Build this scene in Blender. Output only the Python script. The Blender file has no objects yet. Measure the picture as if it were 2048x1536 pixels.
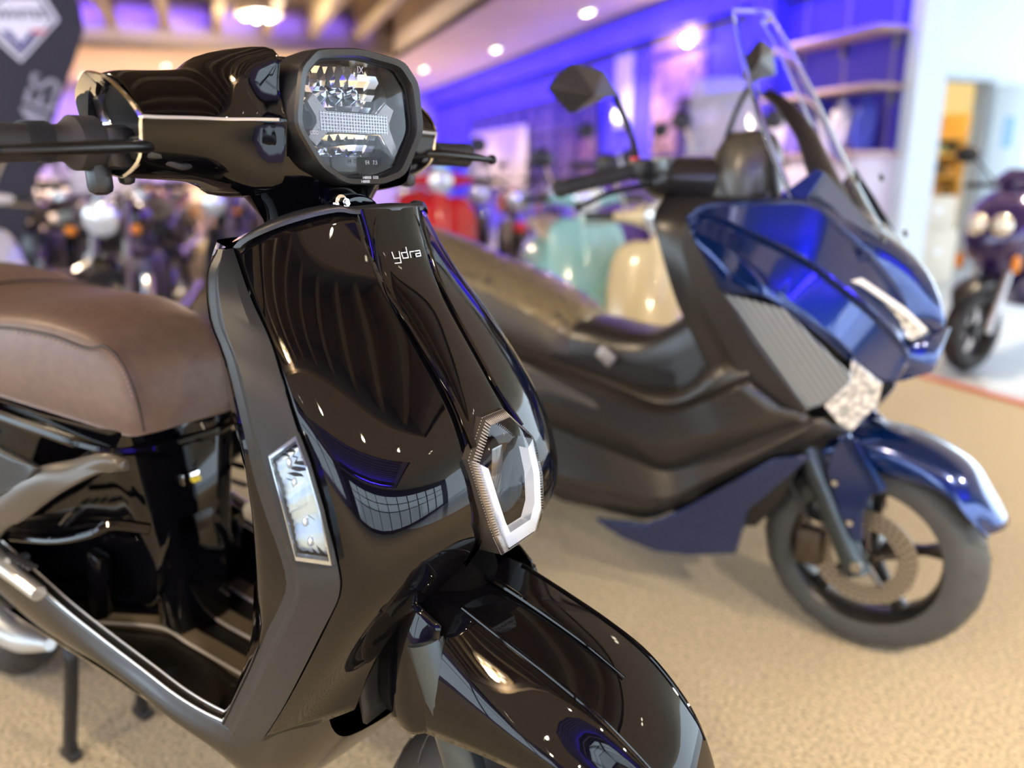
import bpy, bmesh, math, random
from mathutils import Vector, Matrix
random.seed(7)
SC = bpy.context.scene
COL = SC.collection

# ------------------------------------------------------------------ camera
CAM_H = 1.08; F_PX = 1540.0; PITCH = math.atan((768-350)/F_PX); ROLL = math.radians(.5)
FW = Vector((0, math.cos(PITCH), -math.sin(PITCH)))
_r0 = Vector((1, 0, 0)); _u0 = _r0.cross(FW)
RT = _r0*math.cos(ROLL) - _u0*math.sin(ROLL)
UP = _u0*math.cos(ROLL) + _r0*math.sin(ROLL)
EYE = Vector((0, 0, CAM_H))
cam_d = bpy.data.cameras.new('camera'); cam = bpy.data.objects.new('camera', cam_d); COL.objects.link(cam)
cam_d.sensor_width = 36; cam_d.lens = F_PX/2048*36; cam_d.clip_start = .02; cam_d.clip_end = 200
cam.matrix_world = Matrix(((RT.x, UP.x, -FW.x, EYE.x), (RT.y, UP.y, -FW.y, EYE.y), (RT.z, UP.z, -FW.z, EYE.z), (0, 0, 0, 1)))
cam_d.dof.use_dof = True; cam_d.dof.focus_distance = .80; cam_d.dof.aperture_fstop = 2.0
SC.camera = cam
SC.view_settings.view_transform = 'Standard'; SC.view_settings.look = 'None'
SC.view_settings.exposure = 0.32; SC.view_settings.gamma = 1; SC.view_settings.use_curve_mapping = False

def ray(x, y): return FW + RT*((x-1024)/F_PX) - UP*((y-768)/F_PX)
def on_z(x, y, z=0.0):
    d = ray(x, y); return EYE + d*((z-EYE.z)/d.z)
def on_plane(x, y, p0, n):
    d = ray(x, y); return EYE + d*((Vector(p0)-EYE).dot(n)/d.dot(n))

# world: pale daylight outside the shop windows
w = bpy.data.worlds.new('World'); SC.world = w; w.use_nodes = True
bg = w.node_tree.nodes['Background']; bg.inputs[0].default_value = (.72, .87, 1, 1); bg.inputs[1].default_value = 5.2

# room frame: U runs along the blue wall (away from camera), V = distance from that wall into the room
RP = Vector((2.01, 10.17, 0)); DU = Vector((-.35470478, .93497835, 0)); DV = Vector((-.93497835, -.35470478, 0))
def room(u, v, z=0.0): return RP + DU*u + DV*v + Vector((0, 0, z))
CEIL = 3.1
def lamp(kind, name, loc, energy, color, size=.1, rot=None, sizey=None, spot=None):
    d = bpy.data.lights.new(name, kind); d.energy = energy; d.color = color
    if kind == 'AREA':
        d.size = size
        if sizey: d.shape = 'RECTANGLE'; d.size_y = sizey; d.spread = math.radians(95)
    else: d.shadow_soft_size = size
    if spot: d.spot_size = math.radians(spot); d.spot_blend = .6
    o = bpy.data.objects.new(name, d); COL.objects.link(o); o.location = loc
    if rot: o.rotation_euler = rot
    return o
ROOMROT = math.atan2(DU.y, DU.x)

# ------------------------------------------------------------------ materials
MATS = {}
def mat(name, color, rough=.5, metal=0, coat=0, trans=0, emit=None, estr=0, noise=None, bump=None, spec=.5, alpha=None, ior=1.5, coatr=.03):
    if name in MATS: return MATS[name]
    m = bpy.data.materials.new(name); m.use_nodes = True; nt = m.node_tree; b = nt.nodes['Principled BSDF']
    b.inputs['Base Color'].default_value = (*color, 1); b.inputs['Roughness'].default_value = rough
    b.inputs['Metallic'].default_value = metal; b.inputs['Coat Weight'].default_value = coat
    b.inputs['Coat Roughness'].default_value = coatr; b.inputs['Transmission Weight'].default_value = trans
    b.inputs['Specular IOR Level'].default_value = spec; b.inputs['IOR'].default_value = ior
    if alpha is not None: b.inputs['Alpha'].default_value = alpha
    if emit: b.inputs['Emission Color'].default_value = (*emit, 1); b.inputs['Emission Strength'].default_value = estr
    if noise or bump:
        tc = nt.nodes.new('ShaderNodeTexCoord')
    if noise:   # (scale, color2, lo, hi)
        n = nt.nodes.new('ShaderNodeTexNoise'); n.inputs['Scale'].default_value = noise[0]; n.inputs['Detail'].default_value = 6
        nt.links.new(tc.outputs['Object'], n.inputs['Vector'])
        r = nt.nodes.new('ShaderNodeValToRGB'); r.color_ramp.elements[0].position = noise[2]; r.color_ramp.elements[1].position = noise[3]
        r.color_ramp.elements[0].color = (*color, 1); r.color_ramp.elements[1].color = (*noise[1], 1)
        nt.links.new(n.outputs['Fac'], r.inputs['Fac']); nt.links.new(r.outputs['Color'], b.inputs['Base Color'])
    if bump:    # (scale, strength, distance)
        n2 = nt.nodes.new('ShaderNodeTexNoise'); n2.inputs['Scale'].default_value = bump[0]; n2.inputs['Detail'].default_value = 4
        nt.links.new(tc.outputs['Object'], n2.inputs['Vector'])
        bp = nt.nodes.new('ShaderNodeBump'); bp.inputs['Strength'].default_value = bump[1]; bp.inputs['Distance'].default_value = bump[2]
        nt.links.new(n2.outputs['Fac'], bp.inputs['Height']); nt.links.new(bp.outputs['Normal'], b.inputs['Normal'])
    MATS[name] = m; return m
GLOSS = mat('gloss_black', (.002, .002, .003), .02, spec=.42, ior=1.43)
SATIN = mat('satin_dark_grey', (.020, .022, .024), .38, metal=0, spec=.25, bump=(900, .04, .001))
BPLAST = mat('black_plastic', (.012, .012, .013), .38)
DEEP = mat('deep_black', (.004, .004, .004), .6)
RUB = mat('rubber', (.018, .018, .019), .62, bump=(400, .15, .001))
CHROME = mat('chrome', (.85, .86, .88), .06, metal=1)
STEEL = mat('steel', (.45, .44, .42), .3, metal=1)
SILVER = mat('silver_trim', (.78, .78, .78), .28, metal=.55)
GREYFORK = mat('fork_grey', (.05, .065, .075), .3, metal=.6)
LEATHER = mat('brown_leather', (.125, .082, .060), .46, noise=(60, (.15, .10, .074), .35, .7), bump=(700, .25, .0006), spec=.4)
def thin_glass(name, refl=.06, tint=(1, 1, 1)):
    m = bpy.data.materials.new(name); m.use_nodes = True; nt = m.node_tree; nt.nodes.clear()
    o = nt.nodes.new('ShaderNodeOutputMaterial'); mx = nt.nodes.new('ShaderNodeMixShader'); t = nt.nodes.new('ShaderNodeBsdfTransparent'); g = nt.nodes.new('ShaderNodeBsdfGlossy')
    f = nt.nodes.new('ShaderNodeFresnel'); f.inputs['IOR'].default_value = 1.35 if refl < .1 else 1.5
    t.inputs[0].default_value = (*tint, 1); g.inputs['Roughness'].default_value = .02
    nt.links.new(f.outputs[0], mx.inputs[0]); nt.links.new(t.outputs[0], mx.inputs[1]); nt.links.new(g.outputs[0], mx.inputs[2]); nt.links.new(mx.outputs[0], o.inputs[0])
    MATS[name] = m; return m
GLASS = thin_glass('clear_glass')
REFL = mat('lamp_reflector', (.92, .95, 1), .16, metal=1)
SMOKE = mat('smoked_housing', (.05, .045, .05), .2, metal=.5)
DRLW = mat('white_light_guide', (.70, .74, .80), .25, spec=.6, emit=(.8, .88, 1), estr=.12)  # guide is unlit; faint emission painted in to keep it white
FROST = mat('frosted_light_guide', (.26, .26, .28), .25, metal=.6, bump=(700, .6, .001))

# ------------------------------------------------------------------ mesh tools
def vec(p): return Vector(p)
def crv(p, n, closed=False):
    """Catmull-Rom through points p, n steps per span."""
    p = [Vector(q) for q in p]; N = len(p); out = []
    spans = N if closed else N-1
    for i in range(spans):
        if closed: a, b, c, d = p[(i-1) % N], p[i], p[(i+1) % N], p[(i+2) % N]
        else:
            b, c = p[i], p[i+1]
            a = p[i-1] if i > 0 else b+(b-c); d = p[i+2] if i+2 < N else c+(c-b)
        for k in range(n):
            t = k/n
            out.append(.5*((2*b)+(c-a)*t+(2*a-5*b+4*c-d)*t*t+(3*b-a-3*c+d)*t**3))
    if not closed: out.append(p[-1])
    return out
def surf(rows, nu=4, nv=4, closed=False):
    r1 = [crv(r, nv, closed) for r in rows]
    cols = [crv([r[j] for r in r1], nu) for j in range(len(r1[0]))]
    return [[cols[j][i] for j in range(len(cols))] for i in range(len(cols[0]))]
def smooth_grid(g, it, ends=True, closed=False):
    n, m = len(g), len(g[0])
    for _ in range(it):
        h = [r[:] for r in g]
        for i in range(n):
            for j in range(m):
                a = g[i][j]; q = a.copy(); k = 1
                if 0 < i < n-1: q = q+(g[i-1][j]+g[i+1][j]-2*a)*.25
                if closed: q = q+(g[i][j-1]+g[i][(j+1) % m]-2*a)*.25
                elif 0 < j < m-1 and (ends or 0 < i < n-1): q = q+(g[i][j-1]+g[i][j+1]-2*a)*.25
                h[i][j] = q
        g = h
    return g
class MB:
    def __init__(s): s.v = []; s.f = []
    def add(s, vs, fs):
        o = len(s.v); s.v += [Vector(q) for q in vs]; s.f += [tuple(i+o for i in f) for f in fs]; return s
    def grid(s, g, closed=False, flip=False, cap0=False, cap1=False):
        n, m = len(g), len(g[0]); vs = [q for r in g for q in r]; fs = []
        mm = m if closed else m-1
        for i in range(n-1):
            for j in range(mm):
                a = i*m+j; b = i*m+(j+1) % m; c = (i+1)*m+(j+1) % m; d = (i+1)*m+j
                fs.append((d, c, b, a) if flip else (a, b, c, d))
        if cap0: fs.append(tuple(range(m))[::1 if flip else -1])
        if cap1: fs.append(tuple((n-1)*m+k for k in range(m))[::-1 if flip else 1])
        return s.add(vs, fs)
    def loft(s, secs, nu=4, nv=3, caps=True, flip=False):
        return s.grid(surf(secs, nu, nv, True), True, flip, caps, caps)
    def tube(s, pts, r, seg=10, n=5, caps=True, smooth=True):
        if smooth and len(pts) > 2: P_ = crv(pts, n)
        else: P_ = [Vector(q) for q in pts]
        if not isinstance(r, (list, tuple)): r = [r]*len(pts)
        L = len(P_)-1; rr = []
        for i in range(L+1):
            x = i/L*(len(r)-1); k = min(int(x), len(r)-2); rr.append(r[k]+(r[k+1]-r[k])*(x-k))
        up = None; rings = []
        for i, q in enumerate(P_):
            d = (P_[min(i+1, L)]-P_[max(i-1, 0)]).normalized()
            if up is None:
                up = Vector((0, 0, 1)) if abs(d.z) < .9 else Vector((1, 0, 0))
            a = d.cross(up).normalized(); up = a.cross(d).normalized()
            rings.append([q+(a*math.cos(t)+up*math.sin(t))*rr[i] for t in [2*math.pi*k/seg for k in range(seg)]])
        return s.grid(rings, True, False, caps, caps)
    def box(s, c, size, M=None):
        c = Vector(c); x, y, z = [q/2 for q in size]
        vs = [Vector((a*x, b*y, d*z)) for a in (-1, 1) for b in (-1, 1) for d in (-1, 1)]
        if M: vs = [M @ q for q in vs]
        return s.add([q+c for q in vs], [(0, 1, 3, 2), (4, 6, 7, 5), (0, 4, 5, 1), (2, 3, 7, 6), (0, 2, 6, 4), (1, 5, 7, 3)])
    def bev(s, c, size, r=.01, M=None, seg=2):
        bm = bmesh.new(); bmesh.ops.create_cube(bm, size=1)
        for q in bm.verts: q.co = Vector((q.co.x*size[0], q.co.y*size[1], q.co.z*size[2]))
        bmesh.ops.bevel(bm, geom=bm.edges[:], offset=r, segments=seg, affect='EDGES', profile=.5)
        vs = [q.co.copy() for q in bm.verts]; fs = [tuple(q.index for q in f.verts) for f in bm.faces]; bm.free()
        if M: vs = [M @ q for q in vs]
        return s.add([q+Vector(c) for q in vs], fs)
    def prism(s, poly, d, inset=0):
        """poly: 3D loop, extruded by vector d; optional inset of far face."""
        poly = [Vector(q) for q in poly]; n = len(poly); d = Vector(d); c = sum(poly, Vector())/n
        if inset:
            top = [q+d*.6 for q in poly]; t2 = [c+(q-c)*(1-inset)+d for q in poly]
            vs = poly+top+t2; fs = [tuple(range(n))[::-1]]
            for k in range(2): fs += [(k*n+i, k*n+(i+1) % n, (k+1)*n+(i+1) % n, (k+1)*n+i) for i in range(n)]
            fs.append(tuple(2*n+i for i in range(n)))
            return s.add(vs, fs)
        return s.add(poly+[q+d for q in poly], [tuple(range(n))[::-1], tuple(n+i for i in range(n))]+[(i, (i+1) % n, n+(i+1) % n, n+i) for i in range(n)])
    def ring(s, a, b, closed=True):
        return s.grid([a, b], closed)
    def sphere(s, c, r, seg=16, rng=10, sc=(1, 1, 1)):
        g = []
        for i in range(rng+1):
            t = math.pi*i/rng; g.append([Vector(c)+Vector((r*sc[0]*math.sin(t)*math.cos(2*math.pi*k/seg), r*sc[1]*math.sin(t)*math.sin(2*math.pi*k/seg), r*sc[2]*math.cos(t))) for k in range(seg)])
        return s.grid(g, True, True)
    def lathe(s, prof, c, axis, seg=32, caps=False):
        """prof: (radius, along-axis) pairs."""
        ax = Vector(axis).normalized(); a = ax.orthogonal().normalized(); b = ax.cross(a); c = Vector(c)
        g = [[c+ax*h+(a*math.cos(2*math.pi*k/seg)+b*math.sin(2*math.pi*k/seg))*r for k in range(seg)] for r, h in prof]
        return s.grid(g, True, False, caps, caps)
    def mirror(s):
        n = len(s.v); s.v += [Vector((q.x, -q.y, q.z)) for q in s.v[:n]]; s.f += [tuple(i+n for i in f)[::-1] for f in s.f[:]]; return s
    def build(s, name, m, parent=None, sharp=38, solid=0, label=None, off=-1, weld=True, bevel=0):
        me = bpy.data.meshes.new(name); me.from_pydata(s.v, [], s.f)
        bm = bmesh.new(); bm.from_mesh(me)
        if weld: bmesh.ops.remove_doubles(bm, verts=bm.verts[:], dist=1e-5)
        bmesh.ops.recalc_face_normals(bm, faces=bm.faces[:])
        for f in bm.faces: f.smooth = True
        for e in bm.edges:
            if len(e.link_faces) == 2 and e.calc_face_angle(0) > math.radians(sharp): e.smooth = False
        bm.to_mesh(me); bm.free(); me.materials.append(m)
        o = bpy.data.objects.new(name, me); COL.objects.link(o); o.parent = parent
        if bevel:
            b = o.modifiers.new('bevel', 'BEVEL'); b.width = bevel; b.segments = 2; b.limit_method = 'ANGLE'; b.angle_limit = math.radians(40)
        if solid:
            md = o.modifiers.new('solid', 'SOLIDIFY'); md.thickness = solid; md.offset = off
        if label: o['label'] = label
        return o
def empty(name, loc, rz, label, cat, group=None):
    o = bpy.data.objects.new(name, None); COL.objects.link(o); o.location = loc; o.rotation_euler = (0, 0, rz)
    o['label'] = label; o['category'] = cat
    if group: o['group'] = group
    return o
def tag(o, label, cat, group=None):
    o['label'] = label; o['category'] = cat
    if group: o['group'] = group
    return o
def struct(o): o['kind'] = 'structure'; return o
def text_mesh(txt, size, depth=.0005, bold=0, align='CENTER'):
    cu = bpy.data.curves.new('txt', 'FONT'); cu.body = txt; cu.size = size; cu.extrude = depth; cu.align_x = align; cu.align_y = 'CENTER'; cu.offset = bold
    o = bpy.data.objects.new('txt', cu); COL.objects.link(o)
    dg = bpy.context.evaluated_depsgraph_get(); me = o.evaluated_get(dg).to_mesh()
    vs = [q.co.copy() for q in me.vertices]; fs = [tuple(p.vertices) for p in me.polygons]
    o.evaluated_get(dg).to_mesh_clear(); bpy.data.objects.remove(o); bpy.data.curves.remove(cu)
    return vs, fs
def stroke(mb, pts2, w, frame, h=.0006):
    """flat ribbon strokes along a polyline, mapped by frame(x, y, z)."""
    for a, b in zip(pts2[:-1], pts2[1:]):
        a = Vector(a); b = Vector(b); d = (b-a).normalized(); n = Vector((-d.y, d.x))*w/2; a = a-d*w/2; b = b+d*w/2
        q = [a+n, b+n, b-n, a-n]
        mb.add([frame(p.x, p.y, z) for z in (0, h) for p in q], [(0, 1, 2, 3), (7, 6, 5, 4), (0, 4, 5, 1), (1, 5, 6, 2), (2, 6, 7, 3), (3, 7, 4, 0)])
class Bike:
    """local frame of a two-wheeler: X forward, Y to its left side, Z up; P() gives the local point seen at a photo pixel on the plane Y=l."""
    def __init__(s, O, heading):
        A = math.radians(heading); s.fw = Vector((math.sin(A), -math.cos(A), 0)); s.rt = Vector((math.cos(A), math.sin(A), 0)); s.O = Vector((O[0], O[1], 0)); s.rz = A-math.pi/2
    def P(s, x, y, l=0):
        q = on_plane(x, y, s.O+s.rt*l, s.rt)-s.O; return Vector((q.dot(s.fw), l, q.z))
    def S(s, x, y, s0):
        q = on_plane(x, y, s.O+s.fw*s0, s.fw)-s.O; return Vector((s0, q.dot(s.rt), q.z))
    def Z(s, x, y, z):
        q = on_z(x, y, z)-s.O; return Vector((q.dot(s.fw), q.dot(s.rt), z))
def circ(c, r, n, ax='y', t0=0): 
    o = []
    for k in range(n):
        t = t0+2*math.pi*k/n
        o.append(Vector(c)+(Vector((r*math.cos(t), 0, r*math.sin(t))) if ax == 'y' else Vector((0, r*math.cos(t), r*math.sin(t)))))
    return o
def lerp(a, b, t): return Vector(a)*(1-t)+Vector(b)*t
# ------------------------------------------------------------------ lights of the place
WARM = (1, .80, .56)
SPOTS = [(3.9, .9), (.75, .8), (6.6, 1.4), (9.2, 1.2), (-2.6, 1.1), (-5.8, 1.2), (-9, 1.2), (-10.6, 1.3), (-10.6, 3.2), (-10.6, 4.9), (-10.6, 7.2), (7.3, 3.5), (7.6, 6), (8.2, 8.6), (-10.6, 9.8), (9.7, 4.6), (9.6, 7.6)]
DL = mat('lamp_glow', (1, .9, .7), emit=(1, .86, .62), estr=26)
def room_rot(name): pass
wht = mat('white_metal', (.8, .78, .74), .4)
for i, (u, v) in enumerate(SPOTS):
    p = room(u, v, CEIL)
    near = min(range(len(SPOTS)), key=lambda k: 0)
    e = empty('ceiling_spotlight', p, ROOMROT, '', 'ceiling light', 'twin spotlights along the ceiling soffit')
    MB().bev((0, 0, -.012), (.30, .16, .024), .006).build('housing', wht, e)
    for sx in (-.07, .07):
        MB().lathe([(.05, -.024), (.055, -.06), (.05, -.062)], (sx, 0, 0), (0, 0, 1), 16).build('lamp_rim', wht, e)
        MB().lathe([(.0001, -.055), (.048, -.055)], (sx, 0, 0), (0, 0, 1), 16).build('bulb', DL, e)
    lamp('SPOT', 'spotlight_beam', p-Vector((0, 0, .09)), (640 if v > 2 else 340), WARM, .05, spot=(118 if v > 2 else 100))
SL = ['glowing in the middle of the soffit beside the blue wall', 'nearest the rosy picture panel', 'farther along the soffit towards the back wall', 'farthest along the soffit by the corner', 'above the wall shelves', 'beside the camera end of the soffit', 'over the tiles on the window side', 'on the cross soffit nearest the tiled strip', 'on the cross soffit, second from the tiled strip', 'on the cross soffit right behind the camera', 'on the cross soffit left of the camera', 'on the back ceiling nearest the timber recess', 'on the back ceiling behind the first one there', 'on the back ceiling above the tan counter', 'on the cross soffit at the far left', 'on the back ceiling near the pink poster', 'on the back ceiling above the whitish counter']
for o, t in zip([q for q in COL.objects if q.get('category') == 'ceiling light'], SL): o['label'] = 'twin warm spotlight '+t

# blue LED wash on the long wall, violet wash on the back wall
def strip(name, u0, u1, v0, v1, z, energy, color, aim):
    a = room(u0, v0, z); b = room(u1, v1, z); c = (a+b)/2; L = (b-a).length
    x = (b-a).normalized(); zz = -Vector(aim).normalized(); y = zz.cross(x).normalized(); x = y.cross(zz)
    M = Matrix((x, y, zz)).transposed().to_euler()
    return lamp('AREA', name, c, energy, color, L, M, .06)
strip('led_strip_light', -3.5, 10.9, .75, .75, 3.02, 300, (.05, .02, 1), DV*-.75+Vector((0, 0, -.75)))
strip('led_strip_light', 10.3, 10.3, .3, 11.5, 3.06, 75, (.30, .2, 1), DU*.6+Vector((0, 0, -.9)))
strip('led_strip_light', 5.7, 5.7, 2.4, 11.5, 3.62, 50, (.16, .08, 1), DU*1+Vector((0, 0, -.1)))
strip('led_strip_light', -15.1, -15.1, 2.3, 11.3, 3.3, 260, (.06, .03, 1), DU*.8+Vector((0, 0, .35)))
lamp('POINT', 'alcove_spot_bulb', room(-.2, .3, 2.55), 6, (1, .75, .55), .05)
lamp('POINT', 'store_room_bulb', room(-.9, -4.2, 2.6), 90, (1, .78, .4), .15)

# ------------------------------------------------------------------ room shell
carpet = mat('carpet', (.27, .23, .16), .95, noise=(130, (.74, .65, .48), .34, .66), bump=(260, .9, .008), spec=.1)
nt = carpet.node_tree; b = nt.nodes['Principled BSDF']
n2 = nt.nodes.new('ShaderNodeTexNoise'); n2.inputs['Scale'].default_value = 2.2; n2.inputs['Detail'].default_value = 3
mx = nt.nodes.new('ShaderNodeMix'); mx.data_type = 'RGBA'; mx.blend_type = 'MULTIPLY'; mx.inputs[0].default_value = .5
rmp = nt.nodes.new('ShaderNodeValToRGB'); rmp.color_ramp.elements[0].position = .35; rmp.color_ramp.elements[0].color = (.78, .76, .74, 1); rmp.color_ramp.elements[1].position = .65
src = b.inputs['Base Color'].links[0].from_socket
nt.links.new(n2.outputs['Fac'], rmp.inputs['Fac']); nt.links.new(src, mx.inputs[6]); nt.links.new(rmp.outputs['Color'], mx.inputs[7]); nt.links.new(mx.outputs[2], b.inputs['Base Color'])
tilem = mat('grey_tile', (.36, .40, .46), .22, noise=(3, (.44, .48, .54), .4, .6))
nt = tilem.node_tree; br = nt.nodes.new('ShaderNodeTexBrick'); br.inputs['Scale'].default_value = 1; br.offset = 0
br.inputs['Brick Width'].default_value = .6; br.inputs['Row Height'].default_value = .6; br.inputs['Mortar Size'].default_value = .006
br.inputs['Color1'].default_value = (.52, .56, .64, 1); br.inputs['Color2'].default_value = (.48, .52, .60, 1); br.inputs['Mortar'].default_value = (.25, .26, .3, 1)
tc = nt.nodes.new('ShaderNodeTexCoord'); nt.links.new(tc.outputs['Object'], br.inputs['Vector']); nt.links.new(br.outputs['Color'], nt.nodes['Principled BSDF'].inputs['Base Color'])
beige = mat('ceiling_plaster', (.80, .62, .42), .8, noise=(1.2, (.84, .66, .46), .4, .6))
bluew = mat('led_tinted_wall', (.065, .05, .56), .55, noise=(.8, (.08, .06, .60), .4, .6))  # blue LED light mixed into the wall's own base colour
lav = mat('lavender_wall_paint', (.36, .31, .66), .7, noise=(.8, (.40, .34, .70), .4, .6))
palew = mat('pale_blue_wall_paint', (.66, .78, .88), .6, noise=(.8, (.69, .81, .9), .4, .6))
woodc = mat('timber_beams', (.42, .33, .20), .7, noise=(4, (.50, .41, .26), .35, .65))
recm = mat('recess_boarding', (.34, .27, .17), .8, noise=(5, (.40, .32, .2), .35, .65))
def rbox(name, u0, u1, v0, v1, z0, z1, m, parent=None, bev=0):
    """box aligned with the room; the mesh keeps room axes in its own rotated frame."""
    mb = MB(); mb.box(((u0+u1)/2, (v0+v1)/2, (z0+z1)/2), (abs(u1-u0), abs(v1-v0), abs(z1-z0)))
    o = mb.build(name, m, parent, bevel=bev)
    if parent is None: o.location = RP; o.rotation_euler = (0, 0, ROOMROT)
    return o
struct(rbox('floor', -15.5, 11, 1.95, 12, -.1, 0, carpet))
struct(rbox('floor_tiled', -15.5, 11, -7, 1.95, -.1, -.002, tilem))
struct(rbox('trim_1', -15.5, 11, 1.91, 1.98, -.004, .006, mat('red_threshold', (.45, .09, .03), .5)))
mb = MB()   # ceiling with two recesses
for (u0, u1, v0, v1) in ((-15.5, 11, -7, 2.1), (6, 11, 2.1, 12), (-9.9, -11.4, 2.1, 12), (-15.5, 6, 11.4, 12), (-15.5, -15.2, 2.1, 11.4)):
    mb.box(((u0+u1)/2, (v0+v1)/2, CEIL+.05), (abs(u1-u0), abs(v1-v0), .1))
ce = struct(mb.build('ceiling', beige)); ce.location = RP; ce.rotation_euler = (0, 0, ROOMROT)
struct(rbox('ceiling_recess', -15.5, 6.3, 1.8, 12, 3.95, 4.05, recm))
mb = MB()
mb.box((-1.95, 2.05, 3.53), (15.9, .1, .8)); mb.box((6.05, 7, 3.53), (.1, 10, .8)); mb.box((-9.95, 7, 3.53), (.1, 10, .8)); mb.box((-11.4, 7, 3.53), (.1, 10, .8)); mb.box((-13.3, 2.05, 3.53), (3.8, .1, .8)); mb.box((-4, 11.45, 3.53), (23, .1, .8))
o = struct(mb.build('ceiling_fascia', mat('fascia_paint', (.62, .52, .42), .7))); o.location = RP; o.rotation_euler = (0, 0, ROOMROT)
for k in range(12):
    v = 2.75+k*.78
    o = rbox('ceiling_beam', -9.88, 5.98, v-.07, v+.07, 3.42, 3.95, woodc); tag(o, 'timber beam, %s from the blue wall in the recessed ceiling' % ['nearest', 'second', 'third', 'fourth', 'fifth', 'sixth', 'seventh', 'eighth', 'ninth', 'tenth', 'eleventh', 'farthest'][k], 'beam', 'timber beams in the ceiling recess')
for k in range(12):
    u = -11.6-k*.30
    o = rbox('ceiling_beam', u-.03, u+.03, 2.12, 11.4, 3.55, 3.95, lav); tag(o, 'slim rib, %s from the shop front in its ceiling recess' % ['farthest', 'eleventh', 'tenth', 'ninth', 'eighth', 'seventh', 'sixth', 'fifth', 'fourth', 'third', 'second', 'nearest'][k], 'beam', 'slim ribs above the shop front')
struct(rbox('wall_right', -3.6, 11, -.15, 0, 0, 3.1, bluew))
struct(rbox('wall_right_header', -3.6, 11, 0, .22, 2.72, 3.1, bluew))
struct(rbox('wall_back', 11, 11.15, -.15, 12, 0, 4.05, lav))
mb = MB(); mb.box((-2.25, 12.07, .2), (26.5, .15, .4)); mb.box((-2.25, 12.07, 3.35), (26.5, .15, 1.4)); mb.box((4.5, 12.07, 1.5), (13, .15, 3)); mb.box((-14.7, 12.07, 1.5), (1.6, .15, 3))
o = struct(mb.build('wall_left', lav)); o.location = RP; o.rotation_euler = (0, 0, ROOMROT)
for k in range(7):
    mb = MB(); u = -13.9+k*1.98; mb.box((u, 12.07, 1.5), (.09, .1, 2.4)); 
    if k < 6: mb.box((u+.99, 12.07, 2.1), (1.98, .06, .05))
    o = struct(mb.build('window_%d' % (k+21), mat('window_frame_dark', (.02, .022, .03), .4))); o.location = RP; o.rotation_euler = (0, 0, ROOMROT)
# shop front behind the photographer: tall windows between posts
fr = mat('window_frame_dark', (.02, .022, .03), .4)
mb = MB()
mb.box((-15.55, 2.5, 2.85), (.12, 19, .5)); mb.box((-15.55, 2.5, .12), (.12, 19, .24)); mb.box((-15.55, 11.2, 1.5), (.12, 1.6, 3)); mb.box((-15.55, -6.5, 1.5), (.12, 1, 3)); mb.box((-15.55, 2.5, 3.6), (.12, 19, 1.1))
o = struct(mb.build('wall_front', mat('navy_wall', (.03, .03, .12), .5))); o.location = RP; o.rotation_euler = (0, 0, ROOMROT)
for k in range(11):
    v = -6+k*1.65
    mb = MB(); mb.box((-15.55, v, 1.45), (.1, .09, 2.5)); mb.box((-15.55, v+.825, 1.5), (.05, 1.65, .05)); mb.box((-15.55, v+.825, 2.05), (.05, 1.65, .05))
    o = struct(mb.build('window_%d' % (k+1), fr)); o.location = RP; o.rotation_euler = (0, 0, ROOMROT)
    if k < 10:
        g = rbox('pane', -15.56, -15.555, v, v+1.65, .24, 2.6, mat('window_glass', (1, 1, 1), 0, trans=1, ior=1.01)); g.parent = o; g.matrix_parent_inverse = Matrix(); g.location = (0, 0, 0); g.rotation_euler = (0, 0, 0)
struct(rbox('ground_yard', -15.6, 11, 12.15, 30, -.15, -.05, mat('pavement', (.7, .7, .7), .8)))
# street outside: pale pavement and a low building
struct(rbox('ground_street', -40, -15.6, -20, 30, -.15, -.05, mat('pavement', (.7, .7, .7), .8)))
o = rbox('street_building', -33, -30, -16, 18, -.05, 3.2, mat('pale_facade', (.9, .9, .88), .8)); tag(o, 'pale low building across the street behind the shop front', 'building')
# tiled annexe to the right with door wall
def wallholes(name, u, v0, v1, z1, holes, m, th=.12):
    mb = MB(); vs = sorted(set([v0, v1]+[a for h in holes for a in h[:2]]))
    for a, b in zip(vs[:-1], vs[1:]):
        hs = [h for h in holes if h[0] <= a+1e-6 and h[1] >= b-1e-6]
        if not hs: mb.box((u+th/2, (a+b)/2, z1/2), (th, b-a, z1))
        else:
            h = hs[0]
            if h[2] > 0: mb.box((u+th/2, (a+b)/2, h[2]/2), (th, b-a, h[2]))
            mb.box((u+th/2, (a+b)/2, (h[3]+z1)/2), (th, b-a, z1-h[3]))
    o = struct(mb.build(name, m)); o.location = RP; o.rotation_euler = (0, 0, ROOMROT); return o
def rthing(name, label, cat, u, v, z=0, rz=0, group=None):
    return empty(name, room(u, v, z), ROOMROT+rz, label, cat, group)
wallholes('wall_door', -2.1, -7, -.15, 3.1, [(-2.75, -2.06, 0, 2.03)], palew)
struct(rbox('wall_end', -3.72, -3.6, -.30, .02, 0, 3.1, palew))
struct(rbox('wall_annexe', -2.1, -3.6, -.28, -.15, 0, 3.1, palew))
mb = MB(); mb.box((-2.11, -2.04, 1.03), (.16, .05, 2.06)); mb.box((-2.11, -2.77, 1.03), (.16, .05, 2.06)); mb.box((-2.11, -2.405, 2.055), (.16, .78, .05))
o = struct(mb.build('trim_2', mat('grey_door_frame', (.45, .52, .6), .5))); o.location = RP; o.rotation_euler = (0, 0, ROOMROT)
d = rthing('door_1', '', '', -2.2, -3.08); d['kind'] = 'structure'; del d['label']; del d['category']
MB().bev((0, 0, 1.0), (.045, .6, 2.0), .005).build('door_leaf', mat('door_leaf_grey', (.42, .5, .56), .5), d)
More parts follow.
